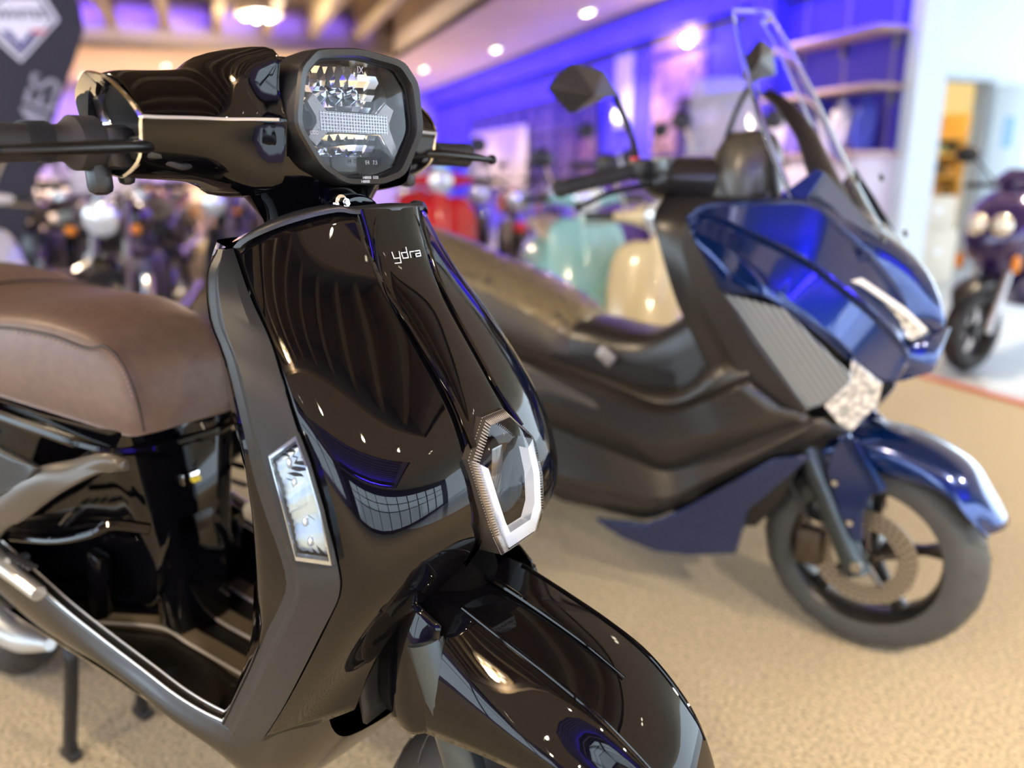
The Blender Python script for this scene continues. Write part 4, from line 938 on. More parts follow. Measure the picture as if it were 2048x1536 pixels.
nt.links.new(wv.outputs['Fac'], cr_.inputs['Fac']); nt.links.new(cr_.outputs['Color'], nt.nodes['Principled BSDF'].inputs['Base Color'])
MBLK = mat('matte_black_bodywork', (.022, .021, .020), .30, spec=.55)
LGLAS = mat('lamp_white_glass', (.75, .82, .85), .15, metal=.4, coat=1)
nt = LGLAS.node_tree; vo = nt.nodes.new('ShaderNodeTexVoronoi'); vo.inputs['Scale'].default_value = 75; tc = nt.nodes.new('ShaderNodeTexCoord'); nt.links.new(tc.outputs['Object'], vo.inputs['Vector'])
rv = nt.nodes.new('ShaderNodeValToRGB'); rv.color_ramp.elements[0].color = (.95, .97, 1, 1); rv.color_ramp.elements[1].color = (.30, .34, .38, 1); rv.color_ramp.elements[0].position = .2; rv.color_ramp.elements[1].position = .75
nt.links.new(vo.outputs['Distance'], rv.inputs['Fac']); nt.links.new(rv.outputs['Color'], nt.nodes['Principled BSDF'].inputs['Base Color'])
def line(pts, n=6): return crv([Q_.P(x, y, -l) for x, y, l in pts], n)
def resample(c, n):
    d = [0]
    for a, b in zip(c[:-1], c[1:]): d.append(d[-1]+(b-a).length)
    out = []; k = 0
    for i in range(n):
        t = d[-1]*i/(n-1)
        while k < len(d)-2 and d[k+1] < t: k += 1
        out.append(lerp(c[k], c[k+1], (t-d[k])/max(1e-9, d[k+1]-d[k])))
    return out
def pan(name, m, lines, n=26, solid=.006, both=True, sharp=10, par=None, puff=0):
    L = [resample(line(l), n) for l in lines]
    for sg in ((1, -1) if both else (1,)):
        g = [[Vector((q.x, q.y*sg, q.z)) for q in r] for r in L]
        kq(MB().grid(g), name, m, par, solid=solid, off=0, sharp=sharp)
    return L
def poly(name, m, pts, d=.012, both=True, par=None, bevel=.003):
    for sg in ((1, -1) if both else (1,)):
        q = [Q_.P(x, y, -l) for x, y, l in pts]; q = [Vector((a.x, a.y*sg, a.z)) for a in q]
        kq(MB().prism(q, (0, d*sg, 0)), name, m, par, sharp=25, bevel=bevel)
T_ = [(1372, 438, .246), (1410, 410, .240), (1500, 403, .225), (1615, 404, .185), (1674, 453, .14), (1735, 512, .095), (1790, 590, .060), (1815, 650, .05)]
R1 = [(1378, 450, .250), (1425, 431, .246), (1515, 468, .225), (1613, 518, .20), (1690, 575, .165), (1750, 625, .135), (1803, 684, .09), (1816, 715, .07)]
R1b = [(1378, 452, .244), (1420, 440, .236), (1510, 480, .213), (1605, 530, .188), (1685, 590, .152), (1745, 640, .122), (1800, 700, .08), (1815, 728, .065)]
R2 = [(1380, 458, .252), (1452, 493, .250), (1490, 530, .243), (1535, 581, .232), (1657, 664, .182), (1730, 732, .13), (1767, 757, .10), (1800, 756, .08)]
R3 = [(1385, 470, .250), (1440, 520, .247), (1480, 560, .243), (1545, 598, .230), (1650, 672, .176), (1722, 738, .125), (1765, 760, .095), (1798, 759, .075)]
LO = [(1387, 478, .252), (1430, 560, .252), (1447, 584, .252), (1545, 600, .232), (1650, 680, .176), (1722, 742, .125), (1765, 762, .095), (1798, 760, .075)]
pan('blue_side_cowl', BLUE, [T_, [(x+2, y+8, l-.004) for x, y, l in T_], R1, R1b, R2, R3, LO], 40, sharp=7)
for nm_, l_, r_ in (('cowl_ridge', R1, .0035), ('cowl_ridge', R2, .0035), ('cowl_lip', T_, .0045), ('cowl_ridge', [(1452, 500, .250), (1478, 505, .246), (1520, 545, .238), (1560, 588, .228), (1640, 648, .190)], .004)):
    for sg in (1, -1): kq(MB().tube([Vector((q.x, q.y*sg, q.z)) for q in resample(line(l_), 40)], [r_*.5, r_, r_, r_*.6], 8, 1, smooth=False), nm_, BLUE)
TL = resample(line(T_), 30)
# nose bridge between both upper edges
cen = [(-.32, 1.035), (-.20, 1.03), (-.12, 1.0), (-.03, .95), (.045, .88), (.085, .80), (.088, .755), (.08, .73)]
cc = resample(crv([Vector((x, 0, z)) for x, z in cen], 6), 22)
t2 = TL[8:]; t2 = resample(t2, 22)
g = [[a, lerp(a, c, .45)+Vector((.012, 0, .012)), c, lerp(Vector((a.x, -a.y, a.z)), c, .45)+Vector((.012, 0, .012)), Vector((a.x, -a.y, a.z))] for a, c in zip(t2, cc)]
kq(MB().grid(surf(g, 1, 4)), 'blue_nose', BLUE, solid=.005, sharp=20)
# lower beak, a closed wedge joining both tips
a0 = Q_.P(1817, 690, -.065); a1 = Q_.P(1800, 757, -.075)
kq(MB().grid([[Vector((a0.x, -.065, a0.z)), Vector((.095, 0, .77)), Vector((a0.x, .065, a0.z))], [Vector((a1.x, -.075, a1.z)), Vector((.075, 0, .675)), Vector((a1.x, .075, a1.z))], [Vector((-.02, -.10, a1.z-.01)), Vector((-.02, 0, .67)), Vector((-.02, .10, a1.z-.01))]]), 'blue_beak', BLUE, solid=.006)
poly('headlamp', LGLAS, [(1703, 561, .150), (1722, 558, .142), (1808, 618, .085), (1853, 660, .030), (1848, 672, .032), (1818, 684, .055), (1800, 655, .075), (1774, 640, .10), (1720, 588, .148)], .02)
poly('headlamp_daylight_bar', mat('drl_cream', (.82, .78, .72), .3, emit=(1, .93, .85), estr=.25), [(1700, 562, .156), (1722, 556, .147), (1810, 617, .090), (1855, 660, .034), (1846, 666, .038), (1806, 628, .092), (1725, 572, .148)], .006)
poly('lower_headlamp', LGLAS, [(1818, 690, .05), (1845, 672, .02), (1842, 700, .01), (1826, 728, .03)], .02)
poly('carbon_side_panel', CARB, [(1448, 588, .250), (1500, 600, .243), (1568, 618, .224), (1640, 690, .190), (1703, 751, .158), (1697, 775, .160), (1644, 810, .172), (1615, 819, .182), (1560, 748, .212), (1510, 681, .235), (1475, 622, .248)], .008)
poly('front_indicator', LGLAS, [(1703, 716, .156), (1762, 765, .100), (1752, 812, .095), (1703, 863, .115), (1680, 852, .14), (1647, 812, .172), (1697, 765, .162)], .02)
poly('leg_shield_side', MBLK, [(1369, 440, .252), (1387, 478, .254), (1447, 586, .254), (1475, 624, .250), (1510, 683, .238), (1560, 750, .215), (1617, 822, .185), (1600, 834, .19), (1500, 775, .235), (1450, 700, .245), (1395, 600, .25), (1362, 500, .25)], .014)
# inner block of the leg shield
def bx4(s0, s1, w0, w1, z): return [Vector((s0, -w0, z)), Vector(((s0+s1)/2, -(w0+w1)/2*1.04, z)), Vector((s1, -w1, z)), Vector((s1+.02, 0, z)), Vector((s1, w1, z)), Vector(((s0+s1)/2, (w0+w1)/2*1.04, z)), Vector((s0, w0, z)), Vector((s0-.01, 0, z))]
kq(MB().loft([bx4(-.50, -.20, .12, .12, 1.03), bx4(-.49, -.17, .19, .15, .985), bx4(-.45, -.10, .215, .14, .90), bx4(-.41, -.06, .215, .11, .80), bx4(-.36, -.04, .20, .09, .70), bx4(-.33, -.06, .18, .09, .60), bx4(-.36, -.12, .15, .08, .45)], 4, 3), 'inner_fairing', MBLK)
# side bodywork with the V shaped steps
def ext(l, dz=.09, ds=.75):
    a = Q_.P(l[0][0], l[0][1], -l[0][2]); return a
LN = {
 'A': [(1020, 695, .165), (1180, 748, .140), (1290, 778, .125), (1380, 762, .125), (1430, 700, .15), (1480, 720, .2)],
 'B': [(1020, 703, .225), (1179, 754, .238), (1307, 805, .240), (1361, 805, .240), (1440, 775, .240), (1498, 750, .240)],
 'C': [(1035, 722, 0.251), (1200, 790, 0.261), (1290, 825, 0.262), (1345, 828, 0.262), (1430, 798, 0.256), (1500, 768, 0.248)],
 'C2': [(1070, 790, 0.264), (1180, 840, 0.270), (1290, 880, 0.270), (1340, 888, 0.268), (1440, 860, 0.260), (1560, 815, 0.223)],
 'D': [(1088, 832, 0.240), (1200, 873, 0.240), (1290, 908, 0.240), (1334, 923, 0.239), (1440, 885, 0.230), (1610, 828, 0.182)],
 'D2': [(1100, 850, 0.214), (1200, 893, 0.214), (1290, 928, 0.214), (1334, 943, 0.214), (1440, 905, 0.210), (1625, 835, 0.170)],
 'E': [(1124, 950, 0.245), (1230, 972, 0.246), (1300, 990, 0.246), (1345, 990, 0.244), (1440, 945, 0.230), (1650, 838, 0.175)],
 'E2': [(1124, 965, 0.214), (1230, 990, 0.214), (1300, 1010, 0.214), (1348, 1002, 0.212), (1440, 955, 0.196), (1662, 850, 0.151)],
 'F': [(1124, 1000, 0.200), (1230, 1025, 0.200), (1290, 1038, 0.200), (1350, 1018, 0.195), (1440, 968, 0.175), (1700, 862, 0.115)]}
LL = {}
for k_, l in LN.items():
    c = line(l); a = c[0]; b_ = c[6]; d = (b_-a).normalized()
    pre = [Vector((-1.45, -.16 if k_ in 'AB' else -.17, a.z+.16)), Vector((-1.15, a.y*.95, a.z+.10))]
    LL[k_] = resample(crv(pre, 6)+c, 44)
for sg in (1, -1):
    m_ = lambda r: [Vector((q.x, q.y*sg, q.z)) for q in r]
    kq(MB().grid([m_(LL[k_]) for k_ in 'AB']), 'footboard', mat('footboard_plastic', (.05, .046, .038), .3, spec=.6), solid=.008, off=0)
    sd = kq(MB().grid([m_(LL[k_]) for k_ in ('B', 'C', 'C2', 'D', 'D2', 'E', 'E2', 'F')]), 'side_bodywork', MBLK, solid=.006, off=0, sharp=9)
# silver-grey accent blade
for sg in (1, -1):
    q = [Q_.P(x, y, -l) for x, y, l in ((1025, 725, .262), (1060, 735, .264), (1180, 800, .268), (1283, 888, .268), (1180, 845, .268), (1085, 795, .265))]
    kq(MB().prism([Vector((a.x, a.y*sg, a.z)) for a in q], (0, .006*sg, 0)), 'accent_blade', mat('satin_silver_blade', (.16, .16, .165), .25, metal=.6), bevel=.002)
poly('blue_belly_panel', BLUE, [(1190, 1040, .205), (1290, 1050, .212), (1360, 1022, .208), (1460, 965, .195), (1550, 916, .185), (1622, 912, .175), (1580, 950, .17), (1494, 1022, .160), (1470, 1108, .135), (1380, 1112, .14), (1310, 1104, .15), (1240, 1075, .175)], .02)
kq(MB().loft([bx4(-1.25, -.28, .12, .12, .26), bx4(-1.3, -.22, .16, .13, .36), bx4(-1.35, -.2, .17, .13, .5), bx4(-1.35, -.30, .15, .12, .62)], 4, 3), 'chassis_cover', DEEP)
# centre tunnel between seat and leg shield
def tsec(s, w_, zt, zb): return [Vector((s, -w_, zb)), Vector((s, -w_*1.02, (zb+zt)/2)), Vector((s, -w_*.85, zt-.02)), Vector((s, -w_*.3, zt)), Vector((s, w_*.3, zt)), Vector((s, w_*.85, zt-.02)), Vector((s, w_*1.02, (zb+zt)/2)), Vector((s, w_, zb))]
kq(MB().loft([tsec(-.85, .12, .70, .45), tsec(-.72, .125, .70, .45), tsec(-.62, .125, .69, .45), tsec(-.54, .125, .70, .45), tsec(-.46, .13, .75, .45), tsec(-.36, .15, .84, .45)], 4, 3), 'centre_tunnel', MBLK)
kq(MB().bev(Q_.P(1213, 712, -.135), (.05, .02, .035), .005, Matrix.Rotation(.6, 3, 'Y')), 'seat_latch', mat('latch_silver', (.5, .47, .44), .35, metal=.5))
kq(MB().bev(Q_.P(1258, 742, -.12), (.06, .02, .02), .005), 'fuel_flap', BPLAST)
# seat and its crinkled protective film
OL = mat('olive_black_vinyl', (.060, .054, .042), .42, bump=(300, .15, .001))
SB = [(-.715, .05, .04, .575, .62, .605), (-.73, .10, .085, .575, .665, .635), (-.78, .130, .115, .585, .715, .675), (-.86, .150, .132, .605, .755, .715), (-1.0, .165, .148, .635, .805, .765), (-1.15, .172, .155, .66, .842, .80), (-1.30, .172, .155, .69, .885, .845), (-1.45, .165, .145, .72, .915, .875), (-1.63, .13, .11, .77, .92, .87), (-1.70, .07, .06, .79, .88, .85)]
s2_ = kq(MB().loft([ssec(*q) for q in SB], 6, 4), 'seat', OL)
film = []
random.seed(3)
for (s, wb, wt, zb, zt, zp) in SB[1:9]:
    film.append([Vector((s, y*wt, zp+.006+(zt-zp)*(1-abs(y)**3)+.004)) for y in (-1.08, -.9, -.6, -.3, 0, .3, .6, .9, 1.08)])
fg = surf(film, 10, 5)
fg = [[q+Vector((random.uniform(-1, 1), random.uniform(-1, 1), random.uniform(-.3, 1)))*.0036 for q in r] for r in fg]
kq(MB().grid(fg), 'protective_film', mat('film_gold_sheen', (.9, .78, .46), .16, alpha=.5, metal=.6, coat=1), s2_, sharp=60)  # gold tint puts the ceiling's reflection into the clear film's colour
# rear body
kq(MB().loft([tsec(-.9, .15, .66, .40), tsec(-1.1, .17, .69, .42), tsec(-1.4, .15, .75, .52), tsec(-1.65, .09, .80, .64)], 4, 3), 'rear_body', BLUE)
# wheels, fork, fender
DISC = mat('worn_disc', (.36, .33, .29), .36, metal=.9)
wheel(KQ, Vector((0, 0, .24)), .24, .12, 'front_wheel', mat('rim_dark', (.022, .022, .022), .3, metal=.4), 5, True, mat('tyre_grey', (.05, .055, .056), .55), .47, 0, DISC, .70)
wheel(KQ, Vector((-1.32, 0, .24)), .24, .13, 'rear_wheel', BPLAST, 5, True, None, .45)
for sg in (-1, 1):
    f_ = kq(MB().tube([Vector((-.20, sg*.088, .60)), Vector((-.125, sg*.088, .455)), Vector((0, sg*.088, .215))], [.024, .026, .029], 20, 4), 'fork_leg', GREYFORK)
    q = [(1668, 893), (1688, 868), (1712, 880), (1765, 985), (1742, 992), (1725, 1030), (1725, 1083), (1712, 1086), (1680, 1035), (1652, 940)]
    p_ = [Q_.P(x, y, -.112) for x, y in q]
    gd = kq(MB().prism([Vector((a.x, a.y*-sg, a.z)) for a in p_], (0, sg*-.012, 0)), 'fork_guard', BLUE, bevel=.003)
    for x, y in ((1670, 965), (1700, 1045)):
        a = Q_.P(x, y, -.114); MB().lathe([(.0001, .006), (.007, .006), (.009, .0)], (a.x, a.y*-sg, a.z), (0, sg, 0), 6).build('guard_bolt', CHROME, gd)
    MB().tube([Vector((-.16, sg*.07, .52)), Vector((-.17, sg*.085, .40)), Vector((-.12, sg*.075, .30)), Vector((-.10, sg*.06, .24))], .005, 8, 5).build('brake_hose', RUB, f_)
kq(MB().bev((-.115, -.065, .24), (.06, .05, .09), .012), 'brake_caliper', mat('caliper_brown', (.07, .055, .04), .4, metal=.6))
kq(MB().tube([Vector((0, -.12, .24)), Vector((0, .12, .24))], .012, 12, 1), 'front_axle', STEEL)
fsx = []
for k_ in range(9):
    t = math.radians(128-k_*12.5); r = .288+.004*math.sin(k_)*.3-(.012 if k_ > 6 else 0); c = Vector((math.cos(t)*r, 0, .24+math.sin(t)*r)); w_ = .080 if k_ < 8 else .060
    n_ = Vector((math.cos(t), 0, math.sin(t))); dr = .07 if k_ < 5 else .07-.014*(k_-4)
    fsx.append([c+Vector((0, -w_*1.08, 0))-n_*dr, c+Vector((0, -w_, 0))-n_*.02, c+Vector((0, -w_*.62, 0))+n_*.008, c+n_*.016, c+Vector((0, w_*.62, 0))+n_*.008, c+Vector((0, w_, 0))-n_*.02, c+Vector((0, w_*1.08, 0))-n_*dr])
fq = kq(MB().grid(surf(fsx, 4, 3)), 'front_fender', BLUE, solid=.005)
for sg in (-1, 1):
    MB().prism([Q_.P(x, y, -.104 if sg > 0 else -.104) if sg < 0 else Vector((lambda a: (a.x, -a.y, a.z))(Q_.P(x, y, -.104))) for x, y in ((1672, 862), (1700, 868), (1775, 975), (1752, 985))], (0, .008*sg, 0)).build('fender_blade', mat('blade_blue', (.02, .07, .3), .15, metal=.5, coat=1), fq)
# handlebar, covers, controls
gi = Q_.P(1262, 343, -.19); go = Q_.P(1112, 380, -.36)
for sg in (1, -1):
    a = Vector((gi.x, gi.y*sg, gi.z)); b_ = Vector((go.x, go.y*sg, go.z)); d = (b_-a)
    gp = kq(MB().tube([a, a+d*.9, a+d*.93, b_], [.017, .0175, .020, .016], 16, 1, smooth=False), 'grip', RUB)
    MB().tube([a+d*-.55, a+d*.1], .011, 10, 1).build('handlebar_tube', STEEL, gp)
    sw = kq(MB().bev(a+d*-.12, (.05, .055, .045), .010), 'switch_housing', BPLAST)
    MB().lathe([(.0001, .008), (.010, .007), (.011, 0)], a+d*-.05+Vector((0, 0, .022)), (0, 0, 1), 14).build('starter_button', mat('button_red', (.75, .04, .04), .3), sw)
    mc = Q_.P(1326, 330, -.13); kq(MB().bev((mc.x, mc.y*sg, mc.z), (.045, .042, .034), .005), 'brake_reservoir', mat('reservoir_grey', (.16, .19, .2), .35, metal=.5))
    l0 = Q_.P(1310, 368, -.14); l1 = Q_.P(1225, 385, -.25); l2 = Q_.P(1157, 414, -.335)
    lv = kq(MB().tube([Vector((q.x, q.y*sg, q.z)) for q in (l0, l1, l2)], [.007, .006, .005], 10, 5), 'brake_lever', mat('lever_black', (.01, .01, .011), .25)); MB().sphere(Vector((l2.x, l2.y*sg, l2.z)), .009).build('lever_ball', BPLAST, lv)
def cs(y, s0, s1, z0, z1): return [Vector((s0, y, (z0+z1)/2)), Vector((s0+.02, y, z1-.006)), Vector(((s0+s1)/2, y, z1)), Vector((s1-.02, y, z1-.02)), Vector((s1, y, (z0+z1)/2-.01)), Vector((s1-.03, y, z0)), Vector(((s0+s1)/2, y, z0-.004)), Vector((s0+.02, y, z0))]
kq(MB().loft([cs(-.15, -.56, -.48, 1.055, 1.105), cs(-.12, -.57, -.44, 1.04, 1.115), cs(-.06, -.57, -.36, 1.02, 1.118), cs(0, -.57, -.31, 1.015, 1.12), cs(.06, -.57, -.36, 1.02, 1.118), cs(.12, -.57, -.44, 1.04, 1.115), cs(.15, -.56, -.48, 1.055, 1.105)], 4, 3), 'handlebar_cover', MBLK)
pod = kq(MB().loft([[Vector((-.31+.0, 0, 1.03)) + Vector((x*k_, y*k_, 0)) + Vector((-.05+.03*(1-k_), 0, dz)) for x, y in [(math.cos(t)*.085, math.sin(t)*.09) for t in [2*math.pi*i/12 for i in range(12)]]] for k_, dz in ((1, -.03), (1, .03), (.93, .075), (.75, .115), (.45, .138), (.1, .145))], 4, 3), 'instrument_hood', mat('hood_bronze_black', (.07, .062, .045), .3, spec=.7))
MB().tube([Vector((-.36, -.085, 1.02)), Vector((-.385, -.075, 1.09)), Vector((-.385, -.03, 1.155)), Vector((-.385, .03, 1.155)), Vector((-.385, .075, 1.09)), Vector((-.36, .085, 1.02))], .010, 10, 5).build('hood_arch', MBLK, pod)
def mirror_(oc, s0, apex, stem, nm):
    out = [Q_.S(x, y, s0) for x, y in oc]; ap = Q_.S(*apex, s0+.045); bk = [q+Vector((-.012, 0, 0)) for q in out]; n_ = len(out)
    e = MB(); e.add(out+[ap], [(i, (i+1) % n_, n_) for i in range(n_)]); e.add(out+bk, [(i, (i+1) % n_, n_+(i+1) % n_, n_+i) for i in range(n_)]+[tuple(n_+i for i in range(n_))])
    r = kq(e, nm, mat('mirror_shell', (.035, .034, .032), .35), sharp=8)
    cb = sum(bk, Vector())/n_; MB().add([cb+(q-cb)*.9+Vector((-.0015, 0, 0)) for q in bk], [tuple(range(n_))]).build('mirror_glass', CHROME, r)
    MB().tube(stem, [.010, .007, .009], 10, 6).build('mirror_stem', BPLAST, r)
sb = Q_.P(1272, 318, -.17)
mirror_([(1104, 178), (1110, 165), (1148, 126), (1208, 140), (1240, 192), (1215, 196), (1147, 226)], -.60, (1190, 190), [sb, Q_.S(1262, 270, -.585), Q_.S(1232, 196, -.595)], 'mirror')
sb2 = Vector((sb.x, -sb.y-.02, sb.z)); q1 = Q_.S(1466, 262, -.50); 
mirror_([(1490, 145), (1497, 115), (1525, 78), (1548, 96), (1553, 150), (1520, 160), (1494, 158)], -.47, (1520, 120), [Vector((-.53, q1.y-.01, 1.10)), Q_.S(1470, 230, -.485), Q_.S(1508, 158, -.475)], 'mirror')
# windshield
WS = [(1541, 24, .085, .05), (1572, 80, .125, .06), (1620, 175, .16, .075), (1672, 285, .18, .085), (1730, 400, .185, .09), (1770, 465, .17, .085), (1800, 515, .14, .07)]
wr = []
for x, y, w_, b_ in WS:
    c = Q_.P(x, y, 0); wr.append([Vector((c.x-b_*abs(t)**2, w_*t, c.z+.012*abs(t)*0)) for t in (-1, -.7, -.35, 0, .35, .7, 1)])
wg = surf(wr, 5, 4)
WGL = mat('windshield_clear', (.96, .96, 1), .0, trans=1, ior=1.12)
ws = kq(MB().grid(wg), 'windshield', WGL, solid=.0035)
EDG = mat('edge_highlight', (.8, .82, .9), .1, spec=.8, alpha=.4)
per = [r[0] for r in wg[::-1]]+wg[0]+[r[-1] for r in wg]
MB().tube(per, .0011, 6, 1, smooth=False).build('windshield_highlight', EDG, ws)  # pale tube stands in for the highlight along the glass edge
for x, y in ((1660, 318), (1712, 440)):
    for sg in (1, -1):
        a = Q_.P(x+40, y+40, -.10); MB().lathe([(.0001, .008), (.008, .006), (.009, 0)], (a.x+.01, a.y*sg, a.z), (1, 0, .4), 12).build('windshield_screw', BPLAST, ws)
vr = []
for (x0, y0, x1, y1, w_) in ((1548, 172, 0, 0, .012), (1592, 200, 0, 0, .030), (1640, 255, 0, 0, .045), (1675, 325, 0, 0, .060), (1722, 415, 0, 0, .075), (1762, 475, 0, 0, .085), (1803, 520, 0, 0, .09)):
    c = Q_.P(x0, y0, 0); c = Vector((c.x-.012, 0, c.z)); vr.append([Vector((c.x-.5*w_*abs(t)**2, w_*t, c.z-.02*abs(t))) for t in (-1, -.6, -.2, .2, .6, 1)])
kq(MB().grid(surf(vr, 4, 3)), 'inner_visor', mat('visor_black', (.012, .012, .014), .3), solid=.004)
poly('visor_side_plate', mat('plate_grey', (.10, .12, .125), .4), [(1612, 402, .150), (1652, 345, .12), (1700, 400, .10), (1800, 520, .045), (1740, 510, .08), (1678, 452, .125)], .005)
poly('blue_dash_corner', BLUE, [(1552, 398, .20), (1632, 336, .14), (1650, 346, .13), (1612, 402, .165)], .006)
# ================================================================== other machines in the hall
def rot_place(e, x, y, a): A = math.radians(a); e.location = (x, y, 0); e.rotation_euler = (0, 0, A-math.pi/2)
def swheel(e, c, R, w_, name, rimm=None):
    q = MB().lathe([(R*.68, -w_*.35), (R*.9, -w_*.5), (R*.98, -w_*.3), (R, 0), (R*.98, w_*.3), (R*.9, w_*.5), (R*.68, w_*.35), (R*.66, 0), (R*.68, -w_*.35)], c, (0, 1, 0), 28).build(name, RUB, e)
    m = MB().lathe([(.0001, -.04), (.04, -.035), (.045, .035), (.0001, .04)], c, (0, 1, 0), 12)
    for k in range(5):
        t = 2*math.pi*k/5; m.tube([Vector(c), Vector(c)+Vector((math.cos(t), 0, math.sin(t)))*R*.68], .012, 6, 1)
    m.lathe([(R*.68, -w_*.3), (R*.63, -w_*.2), (R*.63, w_*.2), (R*.68, w_*.3)], c, (0, 1, 0), 28); m.build('rim', rimm or STEEL, q)
def oval(s, w_, h, z, n=10, x=None): return [Vector((s, w_*math.cos(t), z+h*math.sin(t))) for t in [2*math.pi*k/n for k in range(n)]]
def moto(x, y, a, label, tank, group, frame=None, hl=True, seatm=None, scr=False, scale=1):
    e = empty('motorcycle', (0, 0, 0), 0, label, 'motorcycle', group); rot_place(e, x, y, a); e.scale = (scale,)*3
    fm = frame or BPLAST
    swheel(e, (.02, 0, .31), .31, .11, 'front_wheel'); swheel(e, (-1.38, 0, .31), .31, .14, 'rear_wheel')
    for sg in (-1, 1):
        MB().tube([(.02, sg*.09, .31), (-.14, sg*.09, .72), (-.22, sg*.09, .95)], .022, 8, 1).build('fork_leg', STEEL, e)
        MB().tube([(-.22, sg*.08, .97), (-.24, sg*.2, 1.04), (-.32, sg*.38, 1.03)], .013, 8, 3).build('handlebar', fm, e)
        MB().tube([(-.27, sg*.27, 1.04), (-.33, sg*.40, 1.03)], .02, 10, 1).build('grip', RUB, e)
        MB().tube([(-.24, sg*.22, 1.04), (-.22, sg*.26, 1.17)], .007, 6, 1).build('mirror_stem', fm, e)
        MB().sphere((-.22, sg*.28, 1.20), .055, 12, 8, (.35, 1.2, .8)).build('mirror', fm, e)
        MB().sphere((-.06, sg*.17, .80), .035, 10, 6, (.9, .9, .8)).build('indicator', mat('amber_lens', (.85, .28, .02), .25), e)
    if hl:
        h = MB().lathe([(.03, -.13), (.085, -.09), (.1, 0), (.095, .01)], (-.03, 0, .86), (1, 0, -.1), 20).build('headlight_shell', CHROME if scr else fm, e)
        MB().lathe([(.0001, .025), (.06, .018), (.092, .006)], (-.03, 0, .86), (1, 0, -.1), 20).build('headlight_lens', mat('headlamp_glass', (.82, .87, .86), .15, metal=.4, coat=1), h)
    MB().loft([oval(.10, .05, .02, .60), oval(.0, .06, .03, .655), oval(-.12, .05, .02, .60)], 3, 2).build('front_mudguard', tank, e)
    MB().loft([oval(-.26, .05, .05, .83), oval(-.32, .13, .10, .85), oval(-.5, .15, .12, .84), oval(-.68, .09, .08, .78), oval(-.72, .04, .05, .76)], 4, 3).build('fuel_tank', tank, e)
    MB().loft([oval(-.70, .07, .03, .80), oval(-.8, .13, .04, .80), oval(-1.1, .12, .05, .83), oval(-1.45, .08, .03, .88)], 4, 3).build('seat', seatm or RUB, e)
    MB().loft([oval(-1.2, .08, .05, .74), oval(-1.45, .08, .06, .80), oval(-1.62, .05, .04, .82)], 3, 2).build('tail', tank, e)
    MB().bev((-.62, 0, .46), (.42, .28, .34), .06).build('engine', mat('engine_grey', (.12, .12, .12), .4, metal=.7), e)
    MB().tube([(-.35, .12, .5), (-.3, .14, .3), (-.7, .17, .22), (-1.4, .18, .32)], .035, 10, 5).build('exhaust', CHROME, e)
    MB().tube([(-.24, 0, .88), (-.45, 0, .66), (-.9, 0, .50), (-1.38, 0, .31)], .03, 8, 3).build('frame_spine', fm, e)
    MB().tube([(-.75, -.08, .2), (-.72, -.22, .02)], .012, 6, 1).build('side_stand', fm, e)
    if scr: 
        g = [[Vector((-.12-.12*t-.05*abs(u)**2, u*(.19-.05*t), 1.0+.30*t)) for u in (-1, -.5, 0, .5, 1)] for t in (0, .5, 1)]
        MB().grid(surf(g, 3, 3)).build('windscreen', mat('bg_screen', (.7, .7, .72), .05, alpha=.35), e, solid=.004)
    return e
